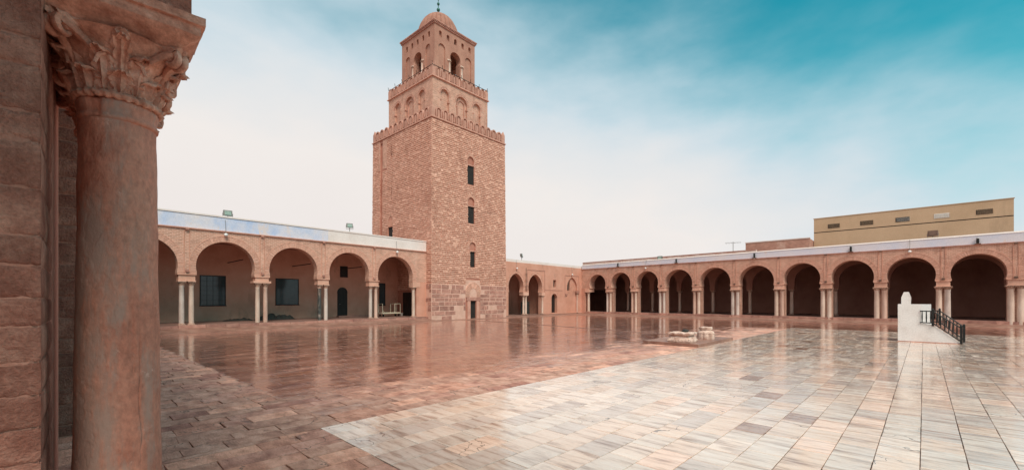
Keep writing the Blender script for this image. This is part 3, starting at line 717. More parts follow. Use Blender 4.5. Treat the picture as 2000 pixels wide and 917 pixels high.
# merlons
def merlon_mesh(wd, h, th):
    m = MB(); r = wd / 2; zc = h - r
    o1 = arch(0, r, zc, zc, 12, 0); r2 = r * .66; o2 = arch(0, r2, zc, zc, 12, .1)
    r3 = r * .34; n = len(o1)
    # body recessed .05, rim proud, inner tongue
    m.prism(ID, o1, .16, th)
    V = [(a, 0, z) for a, z in o1] + [(a, 0, z) for a, z in o2] + [(a, .16, z) for a, z in o1] + [(a, .16, z) for a, z in o2]
    F = [];
    for i in range(n - 1): F += [(i, i + 1, n + i + 1, n + i), (i, 2 * n + i, 2 * n + i + 1, i + 1), (n + i, n + i + 1, 3 * n + i + 1, 3 * n + i)]
    m.add(V, F)
    m.prism(ID, arch(0, r3, zc - .02, zc - .02, 8, .02), .02, .16)
    me = m.mesh('merlon'); return me
def crown(u0, u1, v0, v1, z, n, zt, par, hgt):
    """cornice band, slab and merlons round a square stage"""
    m = MB(); 
    for a, zz0, zz1 in ((.10, z, z + .09), (.04, z + .09, z + .14), (.0, z + .14, z + .20)):
        m.box(ID, u0 - a, u1 + a, v0 - a, v1 + a, zz0, zz1)
    m.build('cornice', 'merlon', par)
    zb = z + .20; hgt += .16; wd_u = (u1 - u0 - .9) / n; wd_v = (v1 - v0 - .9) / n
    meu = merlon_mesh(wd_u * .80, hgt, .34); mev = merlon_mesh(wd_v * .80, hgt, .30)
    w0 = Vector(par['w0'])
    for k in range(n):
        for (me, x, y, rz) in ((meu, u0 + .45 + wd_u * (k + .5), v0, 0), (meu, u0 + .45 + wd_u * (k + .5), v1, pi), (mev, u0, v0 + .45 + wd_v * (k + .5), -pi / 2), (mev, u1, v0 + .45 + wd_v * (k + .5), pi / 2)):
            o = link('merlon', me, 'merlon', par, loc=(x, y, zb)); o.rotation_euler.z = rz
    for (x, y) in ((u0, v0), (u1, v0), (u0, v1), (u1, v1)):
        m = MB(); sx = 1 if x == u0 else -1; sy = 1 if y == v0 else -1
        a = [(0, 0), (.42 * sx, 0), (.42 * sx, .42 * sy), (0, .42 * sy)]
        V = [(x + q[0], y + q[1], zb) for q in a] + [(x + q[0], y + q[1], zb + hgt * .8) for q in a] + [(x + .13 * sx, y + .13 * sy, zb + hgt * 1.28)]
        m.add(V, [(0, 1, 5, 4), (1, 2, 6, 5), (2, 3, 7, 6), (3, 0, 4, 7), (4, 5, 8), (5, 6, 8), (6, 7, 8), (7, 4, 8), (3, 2, 1, 0)]); m.build('corner_merlon', 'merlon', par)
crown(TU0 + B - .02, TU1 - B + .02, TV0 + B - .02, TV1 - B + .02, Z1, 11, 18.7, mi, .84)
# second stage
U2, U2b, V2, V2b, Z2 = 26.11, 33.79, 34.86, 43.0, 22.5
m = MB(); m.box(ID, U2, U2b, V2, V2b, Z1, Z2); t2 = m.build('second_stage', 'brick_wall', mi)
F2 = Fr(0, V2, 1, 0); L2 = Fr(U2, 0, 0, -1); cu2, cv2 = (U2 + U2b) / 2, (V2 + V2b) / 2
c = MB(); ar = MB()
for fr, cc in ((F2, cu2), (L2, -cv2)):
    for off, r in ((-2.27, .53), (0, .76), (2.2, .53)):
        c.prism(fr, arch(cc + off, r, 21.68 - r, 21.68 - r, 16, 18.5), -.3, .22)
        voussoirs(ar, fr, cc + off, r, 21.68 - r, 21.6 - r, .20, -.012, .03, 22)
cut(t2, c); ar.build('arch_bricks', 'merlon', mi, kind='stuff')
for fr, cc in ((F2, cu2), (L2, -cv2)):
    for k in range(3):
        off, r = ((-2.27, .53), (0, .76), (2.2, .53))[k]
        m = MB(); m.box(fr, cc + off - r - .10, cc + off - r + .08, -.05, .20, 20.42, 20.55); m.box(fr, cc + off + r - .08, cc + off + r + .10, -.05, .20, 20.42, 20.55); m.build('niche_impost', 'merlon', mi)
    m = MB(); voussoirs(m, fr, cc, .40, 20.85, 20.8, .12, .12, .22, 12); 
    m.box(fr, cc - .52, cc - .40, .12, .22, 18.6, 20.8); m.box(fr, cc + .40, cc + .52, .12, .22, 18.6, 20.8); m.build('inner_arch', 'merlon', mi)
crown(U2 - .04, U2b + .04, V2 - .04, V2b + .04, Z2, 10, 23.6, mi, .80)
m = MB()
zz = Z2 + .20 + .94
for (x0, y0, x1, y1) in ((U2, V2, U2b, V2), (U2, V2, U2, V2b)):
    m.tube([(x0 - .06, y0 - .06, zz), (x1, y1 - .06 if y1 == V2 else y1, zz)], .03, 6)
    for i in range(7):
        t = i / 6; x = x0 + (x1 - x0) * t - .06; y = y0 + (y1 - y0) * t - .06; m.tube([(x, y, zz), (x - .16, y - .16, zz + .22)], .025, 5)
m.build('railing', 'black_metal', mi)
# third stage
U3, U3b, V3, V3b, Z3 = 27.13, 32.76, 35.89, 41.9, 28.85
m = MB(); m.box(ID, U3, U3b, V3, V3b, Z2, Z3); t3 = m.build('third_stage', 'plaster_smooth', mi)
F3 = Fr(0, V3, 1, 0); L3 = Fr(U3, 0, 0, -1); cu3, cv3 = (U3 + U3b) / 2, (V3 + V3b) / 2
R3 = Fr(U3b, 0, 0, 1); K3 = Fr(0, V3b, -1, 0)
c = MB(); c.box(ID, U3 + .7, U3b - .7, V3 + .7, V3b - .7, Z2 + .5, Z3 - 1.4); cut(t3, c)
c = MB()
for fr, cc in ((F3, cu3), (L3, -cv3), (R3, cv3), (K3, -cu3)): c.prism(fr, arch(cc, .72, 25.75, 26.1, 18, 23.6), -.3, .95)
cut(t3, c)
c = MB()
for fr, cc in ((F3, cu3), (L3, -cv3), (R3, cv3), (K3, -cu3)):
    for off in (-1.85, 1.85): c.prism(fr, arch(cc + off, .44, 26.57, 26.57, 14, 23.6), -.3, .13)
    for i in range(5): c.prism(fr, arch(cc + (i - 2) * 1.02, .185, 28.1, 28.1, 10, 27.65), -.3, .22 if not (i == 2) else .5)
cut(t3, c)
m = MB(); m.box(F3, cu3 - .17, cu3 + .17, .42, .5, 27.6, 28.3); m.build('window', 'vent_dark', mi)
for fr, cc in ((F3, cu3), (L3, -cv3)):
    m = MB(); m.box(fr, cc - 1.12, cc - .70, -.06, .3, 25.55, 25.72); m.box(fr, cc + .70, cc + 1.12, -.06, .3, 25.55, 25.72); m.build('arch_impost', 'col_cream', mi)
    for sg in (-1, 1):
        p = fr.p(cc + sg * .86, -.02, 0); column(mi, p[0], p[1], 23.4, 25.55, .11, 'col_cream', caph=.22, baseh=.1)
m = MB(); a = .10
m.box(ID, U3 - a, U3b + a, V3 - a, V3b + a, Z3 - .06, Z3 + .05); m.box(ID, U3 - .2, U3b + .2, V3 - .2, V3b + .2, Z3 + .16, Z3 + .26)
nn = 34
for i in range(nn):
    x = U3 - .15 + (U3b - U3 + .3) * (i + .5) / nn; y = V3 - .15 + (V3b - V3 + .3) * (i + .5) / nn
    m.box(ID, x - .045, x + .045, V3 - .17, V3, Z3 + .05, Z3 + .16); m.box(ID, U3 - .17, U3, y - .045, y + .045, Z3 + .05, Z3 + .16); m.box(ID, U3b, U3b + .17, y - .045, y + .045, Z3 + .05, Z3 + .16)
m.box(ID, U3, U3b, V3, V3b, Z3 + .052, Z3 + .158)
m.build('dentil_cornice', 'block', mi)
m = MB(); dz = []
for i in range(15): t = i / 14 * pi / 2; dz.append((2.30 * cos(t) + .02, .35 + 2.95 * sin(t)))
dz = [(2.32, 0), (2.32, .3)] + dz
m.lathe((cu3, 38.9, Z3 + .1), dz, 192, fn=lambda r, a, z: r * (1 + .075 * (abs(sin(a * 12)) ** .45 - .85)) if z > .32 else r)
m.build('dome', 'dome_render', mi, smooth=True, sharp=50)
m = MB(); m.lathe((cu3, 38.9, Z3 + 3.35), [(.25, -.02), (.14, .12), (.05, .2), (.05, .45), (.15, .52), (.2, .66), (.15, .8), (.04, .88), (.04, 1.15), (.12, 1.22), (.16, 1.33), (.12, 1.44), (.03, 1.5), (.03, 1.75), (.09, 1.8), (.12, 1.88), (.09, 1.96), (.02, 2.02), (.02, 2.4)], 12)
cp = Vector((cu3, 38.9, Z3 + 3.35 + 2.75))
pts = [cp + Vector((RT.x * .33 * cos(t), RT.y * .33 * cos(t), .33 * sin(t))) for t in [(-90 + 40 + i * 28) / 180 * pi - 4.0 for i in range(11)]]
m.tube(pts, .05, 6, radii=[.015, .03, .045, .055, .06, .06, .06, .055, .045, .03, .015]); m.build('finial', 'green_bronze', mi, smooth=True, sharp=50)

# ------------------------------------------------------------------ north gallery right of the tower
n2 = thing('side_gallery', 'plain pink wall with two pointed arches and a small door right of the tower', 'gallery', (43, 34, ZC))
m = MB(); m.box(NF, TU1 + .003, 52.2, 0, .62, -2.1, 4.48); wl = m.build('wall', 'plaster', n2)
c = MB()
for cs, r in ((37.7, 1.34), (41.3, 1.36)):
    c.prism(NF, arch(cs, r, .93, 1.55, 24, .93, pointed=.22), -.3, 1.3)
cut(wl, c)
c = MB(); c.box(NF, 36.36, 39.0, -.3, 1.3, -2.3, .93 + 1e-3); c.box(NF, 39.95, 42.65, -.3, 1.3, -2.3, .93 + 1e-3); cut(wl, c)
c = MB(); c.box(NF, 38.9, 40.05, -.31, 1.31, -2.31, .55); cut(wl, c)
c = MB(); c.prism(NF, arch(45.25, .62, .2, .2, 16, -1.7), -.3, .45); c.box(NF, 45.02, 45.66, -.3, .4, 1.68, 2.62)
c.prism(NF, arch(49.35, 1.2, 1.6, 1.6, 20, -1.75, pointed=.3), -.3, .22)
cut(wl, c)
c = MB(); c.prism(NF, arch(48.8, .33, 2.5, 2.5, 12, 1.3), -.3, .55); cut(wl, c)
vs = MB()
for cs, r, w_ in ((37.7, 1.34, .28), (41.3, 1.36, .28)): voussoirs(vs, NF, cs, r, 1.55, 1.0, w_, -.012, .03, 30, pointed=.22)
voussoirs(vs, NF, 45.25, .62, .2, .1, .22, -.012, .03, 16); voussoirs(vs, NF, 49.35, 1.2, 1.6, 1.4, .2, -.012, .03, 22, pointed=.3)
vs.build('arch_bricks', 'arch_brick', n2, kind='stuff', fix=False)
m = MB()
for (a, b, z0, z1) in ((39.75, 43.2, 3.66, 3.72), (39.72, 39.78, .9, 3.72), (43.15, 43.21, .9, 3.7), (47.6, 51.0, 3.3, 3.37), (47.6, 47.66, .3, 3.3), (50.95, 51.0, .3, 3.3), (43.3, 47, 1.25, 1.29)): m.box(NF, a, b, -.035, .01, z0, z1)
m.build('frame_moulding', 'block', n2)
m = MB(); m.box(NF, 44.55, 45.95, .40, .44, -1.8, 1.0); m.build('door', 'wood_dark', n2)
m = MB(); m.box(NF, 45.0, 45.7, .34, .38, 1.6, 2.7); m.build('window', 'vent_dark', n2)
m = MB(); m.box(NF, 48.4, 49.2, .45, .5, 1.2, 2.95); m.build('window', 'vent_dark', n2)
for s in (39.18, 39.62): column(n2, s, 34.14, -1.82, .55, .13, 'col_cream', caph=.26)
column(n2, 42.78, 34.1, -1.82, .55, .14, 'col_cream', caph=.26); column(n2, 50.62, 34.05, -1.8, .95, .12, 'col_pink', caph=.26)
m = MB(); m.box(NF, 38.97, 39.96, -.05, .62, .55, .93); m.build('impost_block', 'stone', n2)
m = MB(); m.box(NF, 42.55, 43.2, -.05, .5, .55, .93); m.build('impost_block', 'stone', n2)
m = MB(); m.box(NF, 50.3, 51.0, -.12, .1, .95, 1.3); m.box(NF, 47.7, 48.1, -.12, .05, .6, .85); m.build('impost_block', 'block', n2)
m = MB(); m.box(NF, TU1, 52.2, .62, 5.3, 4.2, 4.46); m.build('roof', 'shaded_plaster', n2)
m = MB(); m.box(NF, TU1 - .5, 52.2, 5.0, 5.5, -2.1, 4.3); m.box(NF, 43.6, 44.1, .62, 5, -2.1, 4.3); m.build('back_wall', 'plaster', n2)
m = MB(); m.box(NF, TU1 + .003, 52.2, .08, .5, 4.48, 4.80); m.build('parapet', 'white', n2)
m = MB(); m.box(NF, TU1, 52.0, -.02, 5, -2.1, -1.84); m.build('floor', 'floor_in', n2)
window(n2, NF, 40.0, 40.75, -.7, 1.0, 5.0, 'glass', .05)
m = MB()
m.tube([(39.45, 33.9, 1.0), (39.45, 33.9, 3.9)], .03, 6)
for z in (1.3, 1.65, 2.35, 3.15): m.box(NF, 39.2, 39.7, -.13, -.09, z, z + .03)
m.build('cable_run', 'rust_metal', n2)
# dark stack stored inside the pointed arch
st = MB()
for i in range(5):
    a = 40.2 + i * .22; st.box(NF, a, a + .9 + .1 * i, 1.4 + .12 * i, 1.46 + .12 * i, -1.83, -.35 + .08 * (i % 3), jit=.05)
tag(st.build('panel_stack', 'dark_cloth'), 'dark panels leaning together inside the second pointed arch', 'panels')

# ------------------------------------------------------------------ east gallery (right)
EFo = Vector((51.7, 34.0)); EF = Fr(EFo.x, EFo.y, -.0553, -1)
eg = thing('arcade_gallery', 'pink brick gallery of horseshoe arches with paired columns along the right side', 'gallery', (50.5, 12, ZC))
pxs = [1188, 1237, 1291.8, 1359.3, 1434.8, 1521, 1612.8, 1719.4, 1842.4, 1984.7]
ybs = [611.5, 613.3, 614.5, 616.3, 617.5, 620.5, 624.5, 630.6, 634.8, 638.7]
def s_of_px(px, fr, d=0):
    t = (px - 1000) / 832; rx, ry = FW.x + RT.x * t, FW.y + RT.y * t
    ox, oy = fr.o[0] + fr.n[0] * d, fr.o[1] + fr.n[1] * d; ax, ay = fr.a
    # o + a s = r k
    det = ax * (-ry) - ay * (-rx); s = ((-ox) * (-ry) - (-oy) * (-rx)) / det; k = (ax * (-oy) - ay * (-ox)) / det
    return s, k
EZ, EZb = 1.60, 1.10
S = []; ZB = []
for px, yb in zip(pxs, ybs): s, k = s_of_px(px, EF); S.append(s); ZB.append(-(yb - 585) / 832 * k)
S.append(S[-1] + 3.75); ZB.append(ZB[-1]); S.append(S[-1] + 3.75); ZB.append(ZB[-1])
SE = [s_of_px(1148, EF)[0] - .15] + S
Lg = S[-1] + 1
m = MB(); m.box(EF, -.3, Lg, 0, 1.25, EZ, 4.32); wl = m.build('wall', 'brick_wall', eg)
c = MB(); vs = MB()
for i, (a, b) in enumerate(zip(SE[:-1], SE[1:])):
    cs = (a + b) / 2; r = (b - a - .84) / 2 ; zc = 3.63 - r - (.12 if i < 1 else 0); hw0 = r * .93
    c.prism(EF, arch(cs, r, max(EZ, zc - r * .42), zc, 30, EZ - .3), -.4, 1.9)
    voussoirs(vs, EF, cs, r, zc, max(EZ, zc - r * .42), .34, -.014, .05, 42)
cut(wl, c); vs.build('arch_bricks', 'arch_brick', eg, kind='stuff', fix=False)
m = MB()
for s in S:
    for o_ in (-.15, .12): m = MB(); m.box(EF, s + o_, s + o_ + .03, -.035, .01, EZ + .1, 4.25); m.build('pier_moulding', 'plaster', eg)
m = MB(); m.box(EF, .05, Lg, -.09, .6, 4.32, 4.38); m.build('string_course', 'block', eg)
for s in S:
    for zz, hh in ((4.24, .09), (1.66, .12)):
        m = MB(); m.box(EF, s - .09, s + .09, -.13, 0, zz, zz + hh); m.build('corbel', 'rust_metal', eg)
m = MB()
for (a, b, z0a, z1a, z0b, z1b, d0, d1) in ((.05, Lg, 4.38, 4.88, 4.38, 5.12, .03, .5),):
    m.add([EF.p(a, d0, z0a), EF.p(b, d0, z0b), EF.p(b, d1, z0b), EF.p(a, d1, z0a), EF.p(a, d0, z1a), EF.p(b, d0, z1b), EF.p(b, d1, z1b), EF.p(a, d1, z1a)],
          [(0, 1, 5, 4), (1, 2, 6, 5), (2, 3, 7, 6), (3, 0, 4, 7), (4, 5, 6, 7)])
m.build('parapet', 'pale_blue_white', eg)
m = MB(); a, b = .05, Lg
m.add([EF.p(a, .0, 4.88), EF.p(b, .0, 5.12), EF.p(b, .55, 5.12), EF.p(a, .55, 4.88), EF.p(a, .06, 4.97), EF.p(b, .06, 5.24), EF.p(b, .5, 5.24), EF.p(a, .5, 4.97)], [(0, 1, 5, 4), (1, 2, 6, 5), (2, 3, 7, 6), (3, 0, 4, 7), (4, 5, 6, 7), (3, 2, 1, 0)]); m.build('coping', 'white', eg)
m = MB(); m.box(EF, -5.5, Lg, 1.25, 11, 4.15, 4.36); m.build('roof', 'shaded_plaster', eg)
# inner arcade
m = MB(); m.box(EF, -5, Lg, 4.9, 5.4, EZ - .1, 4.15); iw = m.build('inner_wall', 'shaded_plaster', eg)
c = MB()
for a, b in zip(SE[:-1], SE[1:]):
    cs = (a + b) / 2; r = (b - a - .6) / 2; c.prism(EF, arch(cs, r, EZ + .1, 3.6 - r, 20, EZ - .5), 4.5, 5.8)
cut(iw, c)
m = MB(); m.box(EF, -5, Lg, 10.5, 11, -2.1, 4.15); m.build('back_wall', 'shaded_plaster', eg)
m = MB(); m.box(EF, Lg, Lg + .4, 0, 11, -2.1, 4.3); m.build('end_wall', 'shaded_plaster', eg); m = MB(); m.box(EF, -5.5, -5.0, .8, 11, -2.1, 4.3); m.build('end_wall', 'shaded_plaster', eg)
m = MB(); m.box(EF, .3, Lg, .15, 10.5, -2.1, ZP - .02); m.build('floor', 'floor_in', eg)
m = MB(); m.box(EF, -.3, .62, 0.01, 1.2, -2.1, EZ + .02); m.build('end_pier', 'plaster', eg)
random.seed(21)
for i, s in enumerate(S):
    impost(eg, EF, s, .44, EZ, EZb, 0, 1.2)
    big = i >= 6; r = .15 + .006 * i if i < 9 else .20
    for sg in (-1, 1):
        p = EF.p(s + sg * .245, .20, 0); column(eg, p[0], p[1], ZB[i], EZb, r, CM[(i * 2 + (sg > 0) + i // 3) % 5] if i not in (6, 9) else 'col_cream', caph=.28, baseh=.15)
    m = MB(); m.box(EF, s - .42, s + .42, .55, 1.2, -2.0, EZb); m.build('pier', 'brick_wall', eg)
    m = MB(); m.box(EF, s - .52, s + .52, -.12, .55, -2.1, ZB[i], jit=.015); m.build('plinth', 'block', eg)
    for sg in (0,):
        p = EF.p(s, 5.15, 0); column(eg, p[0], p[1], ZP, EZ - .45, .17, 'col_cream', caph=.28)
        m = MB(); m.box(EF, s - .3, s + .3, 4.88, 5.42, EZ - .45, EZ - .1); m.build('impost_block', 'shaded_plaster', eg)
p = EF.p(SE[0] + .15, .2, 0); column(eg, p[0], p[1], -1.72, EZb, .17, 'col_cream')
m = MB(); m.box(EF, SE[0] - .35, SE[0] + .42, -.04, 1.2, EZb, EZ); m.build('impost_block', 'stone', eg)
s = .7
while s < Lg - 1.5:
    e1 = s + random.uniform(.6, 1.5); m = MB(); m.box(EF, s + .01, e1 - .01, -.02 + random.uniform(-.04, .04), .35, -2.1, ZP - random.uniform(.0, .05), jit=.012); m.build('kerb_stone', 'block', eg); s = e1
apron('gallery_apron', EF, 0, Lg, -.4, 4.4, -1.84, ZC - .035, 120, 14)
# rust-streaked higher wall standing behind the far parapet
tw = thing('roof_wall', 'low rust streaked wall above the far end of the right gallery roof', 'wall', (54, 20, 4.4))
RW = Fr(EFo.x + 2.5, EFo.y, -.0553, -1)
m = MB(); m.box(RW, -1.5, 22.0, 0, .4, 4.3, 5.52); m.build('wall', 'stained_white', tw)
m = MB(); m.box(RW, -1.5, 22.0, -.04, .44, 5.52, 5.58); m.build('coping', 'block', tw)
# ------------------------------------------------------------------ buildings behind
tb = thing('flat_building', 'tan flat roofed building with five lattice vents behind the right gallery', 'building', (70, 0, ZC))
TF = Fr(65, 0, 0, -1)
m = MB(); m.box(TF, -8.3, 8.07, 0, 14, -2.1, 10.1); wl = m.build('wall', 'tan', tb)
c = MB(); c.box(TF, -8.6, 8.4, -.3, .06, 8.33, 8.43); cut(wl, c)
m = MB(); m.box(TF, -8.3, 8.07, .05, .07, 8.33, 8.43); m.build('groove', 'vent_dark', tb)
m = MB(); m.box(TF, -8.36, 8.13, -.04, .3, 10.1, 10.17); m.build('roof_edge', 'tan', tb)
for i in range(5):
    sc_ = -6.3 + i * 3.1; wh = i in (2, 3)
    m = MB(); m.box(TF, sc_ - .58, sc_ + .58, -.02, .02, 8.78, 9.28); fm = m.build('vent', 'vent_white' if i == 3 else 'vent_dark', tb); fm['w0'] = list(tb['w0'])
    if wh: fm['label'] = 'white plaster lattice vent'
    m = MB()
    for r_ in range(4):
        for q in range(9):
            x = sc_ - .52 + q * .13; z = 8.82 + r_ * .115; m.prism(TF, [(x, z), (x + .065, z + .05), (x + .13, z), (x + .13, z + .022), (x + .065, z + .072), (x, z + .022)], -.045, -.02)
    q = m.build('lattice', ('vent_white' if wh else 'tan'), fm); q.matrix_parent_inverse = Matrix.Identity(4)
    if i == 3:
        m = MB()
        for k in range(8): x = sc_ - .5 + k * .13; m.box(TF, x, x + .06, -.024, -.02, 8.86, 8.9)
MT['red_brick'] = make_mat('reddish_patched_wall', [(.34, .16, .12), (.42, .22, .165), (.50, .29, .22)], .9, .9, .5, 18, 0, brick=(.3, .12, .02, (.60, .38, .30), .5), stains=((.62, .44, .36), .8, .58, .6, (1, 1, .7)))
rb = thing('low_building', 'low reddish brown plastered block left of the tan building', 'building', (64, 12, ZC))
LF = Fr(62, 0, 0, -1)
m = MB(); m.box(LF, -15.3, -8.35, 0, 8, -2.1, 7.42); m.build('wall', 'red_brick', rb)
m = MB(); m.box(LF, -15.36, -8.3, -.05, .4, 7.42, 7.53); m.build('coping', 'white', rb)

# ------------------------------------------------------------------ west gallery (foreground left)
WF = Fr(WO.x, WO.y, WA.x, WA.y)            # s along +V from the slab's near corner, d goes left (away from court)
wg = thing('foreground_gallery', 'shaded near gallery pier with a big carved column at the left edge', 'gallery', (.4, 5.5, ZP))
CC = [WF.p(.525, .548, 0), WF.p(1.62, .548, 0)]    # two column centres
DPI = .96 + .025                                   # pier face distance
def old_pier(s0, s1, d0, d1, z0, z1, par, face_blocks=True, seed=1, faces='n'):
    m = MB(); m.box(WF, s0, s1, d0, d1, z0, z1); m.build('pier', 'old_mortar', par)
    random.seed(seed)
    z = z0
    WN = Fr(*WF.p(s0, d1, 0)[:2], WF.n[0] * -1, WF.n[1] * -1)   # face toward -V, running along +U
    while z < z1 - .1:
        h = random.uniform(.19, .34); zt = min(z + h, z1); x = 0; wdt = d1 - d0
        while x < wdt:
            ln = random.uniform(.45, .8); e1 = min(x + ln, wdt)
            if wdt - e1 < .22: e1 = wdt
            b = MB(); P = []
            nu, nv = 26, 14; pr = random.uniform(.008, .022)
            sd_ = random.random() * 50
            for j in range(nv):
                row = []
                for i in range(nu):
                    u = x + .006 + (e1 - x - .012) * i / (nu - 1); zz = z + .006 + (zt - z - .012) * j / (nv - 1)
                    ed = min(i, nu - 1 - i, j, nv - 1 - j); dd = -pr + (.013 if ed == 0 else .002 if ed == 1 else 0) + .009 * noise.noise(Vector((u * 6 + sd_, zz * 6, sd_))) + .008 * noise.noise(Vector((u * 22, zz * 22, sd_)))
                    if e1 == wdt:
                        if i == nu - 1: u = wdt + .010; dd = -.010 + (.012 if j in (0, nv - 1) else 0)
                        elif i == nu - 2: dd = min(dd, -.012)
                    row.append(WN.p(u, dd, zz))
                P.append(row)
            ngrid(b, P, nu, nv)
            # return sides
            m2 = len(b.v); 
            b.build('stone_block', 'old_block', par, smooth=True, fix=False)
            x = e1
        # side return (facing court side)
        b = MB(); P = []
        sd_ = random.random() * 40
        for j in range(6):
            row = []
            for i in range(10):
                ss = s0 - .012 * (i == 0) + (min(s1 - s0, 1.2)) * i / 9; zz = z + .006 + (zt - z - .012) * j / 5
                ed = min(j, 5 - j); row.append(WF.p(ss, d0 - .011 + (.008 if ed == 0 else 0) + (0 if i == 0 else .006) * noise.noise(Vector((ss * 6, zz * 6, sd_))), zz))
            P.append(row)
        ngrid(b, P, 10, 6); b.build('stone_block', 'old_block', par, smooth=True, fix=False)
        z = zt
old_pier(-.16, 2.4, DPI, 3.2, -2.1, 3.4, wg, seed=4)
for k, s0 in enumerate((4.45, 10.4, 16.5, 22.5)):
    if k == 0: old_pier(s0, s0 + 1.0, DPI - .14, 2.6, -2.1, 3.4, wg, seed=9)
    else:
        m = MB(); m.box(WF, s0, s0 + 1.6, DPI, 2.0, -1.7, 3.4); m.build('pier', 'old_mortar', wg)
# a small brick opening wall beyond, seen in the gap between pier and column
m = MB(); m.box(WF, 4.9, 5.3, .2, DPI + .06, 1.45, 3.4); m.build('lintel_wall', 'old_block', wg)
m = MB(); m.box(WF, 4.85, 5.35, .15, DPI + .04, 1.36, 1.45); m.build('lintel', 'old_block', wg)
# slabs over the columns
ZS = 2.33
def slab(s0, s1, d0, d1, ch=.12):
    m = MB(); n_ = 10
    prof = [(d0 + ch + .05, ZS - .13), (d0 + .03, ZS - .03), (d0, ZS), (d0, ZS + .08), (d0 - .03, ZS + .085), (d0 - .03, ZS + .155), (d0 + .05, ZS + .17)]
    rows_ = []
    for (d, z) in prof:
        o_ = d - d0; row = []
        for i in range(n_ + 1): row.append(WF.p(s0 + o_ * (1 if s0 < .1 else 0) + (s1 - s0 - o_ * (1 if s0 < .1 else 0)) * i / n_, d + .006 * noise.noise(Vector((i * .9, z * 9, s0))), z + .006 * noise.noise(Vector((i * .7, z * 5, s0 + 3)))))
        rows_.append(row)
    ngrid(m, rows_, n_ + 1, len(prof))
    if s0 < .1:   # near face with the same mouldings, running left to the pier
        rows_ = []
        for (d, z) in prof:
            o_ = d - d0; rows_.append([WF.p(s0 + o_ + .004 * noise.noise(Vector((i * .8, z * 7, 9))), d + (d1 - d) * i / 14, z + .006 * noise.noise(Vector((i * .6, z * 5, 5)))) for i in range(15)])
        ngrid(m, rows_, 15, len(prof))
    zz0 = ZS - .13; a = d0 + ch + .05; b0 = s0 + (ch + .05 if s0 < .1 else 0)
    m.add([WF.p(b0, a, zz0), WF.p(s1, a, zz0), WF.p(s1, d1, zz0), WF.p(b0, d1, zz0)], [(0, 1, 2, 3)])
    m.add([WF.p(s0, d0, ZS + .168), WF.p(s1, d0, ZS + .168), WF.p(s1, d1, ZS + .168), WF.p(s0, d1, ZS + .168)], [(0, 1, 2, 3)])
    m.add([WF.p(s1, a, zz0), WF.p(s1, d0 + .03, ZS - .03), WF.p(s1, d0, ZS), WF.p(s1, d0, ZS + .15), WF.p(s1, d1, ZS + .15), WF.p(s1, d1, zz0)], [(0, 1, 2, 3, 4, 5)])
    return m.build('impost_slab', 'old_capital', wg)
slab(0, .58, .03, 1.15); slab(.62, 1.62, .05, 1.15); slab(1.65, 2.5, .07, 1.15)
m = MB(); m.box(WF, .06, 2.45, .09, 3.2, ZS + .168, 6.8); m.build('wall', 'old_block', wg)
m = MB(); m.box(WF, -9.5, .055, .12, 1.6, 4.5, 6.8); m.build('wall', 'plaster', wg)  # unseen wall added over the camera to shade the big column
m = MB(); m.box(WF, -9.5, -8.1, .12, 1.6, ZC - .05, 4.5); m.build('pier', 'old_mortar', wg)  # unseen pier carrying the added shade wall
# gallery mass: wall to the north, roof, back wall
m = MB(); m.box(WF, 2.45, 29.4, .09, .95, ZS + 1.6, 5.0); m.build('wall', 'plaster', wg)
m = MB(); m.box(WF, -4, 29.4, .95, 7.4, 4.6, 4.9); m.build('roof', 'shaded_plaster', wg)
m = MB(); m.box(WF, -12, 29.4, 7.0, 7.4, -2.1, 5.0); m.build('back_wall', 'shaded_plaster', wg)
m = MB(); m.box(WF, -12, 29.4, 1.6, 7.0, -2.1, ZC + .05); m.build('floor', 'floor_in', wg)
for k, s0 in enumerate((4.45, 10.4, 16.5, 22.5)):
    m = MB(); m.box(WF, s0 - .02 + 1.0 * (k == 0), s0 + 2.3, .05, DPI + .1, 1.9, 4.0) if k else None
    if k: m.build('impost_slab', 'old_capital', wg)
    for o_ in (.7, 1.7):
        if k: p = WF.p(s0 + o_, .525, 0); column(wg, p[0], p[1], ZP, 1.9, .24, 'col_pink', caph=.5, baseh=.25)
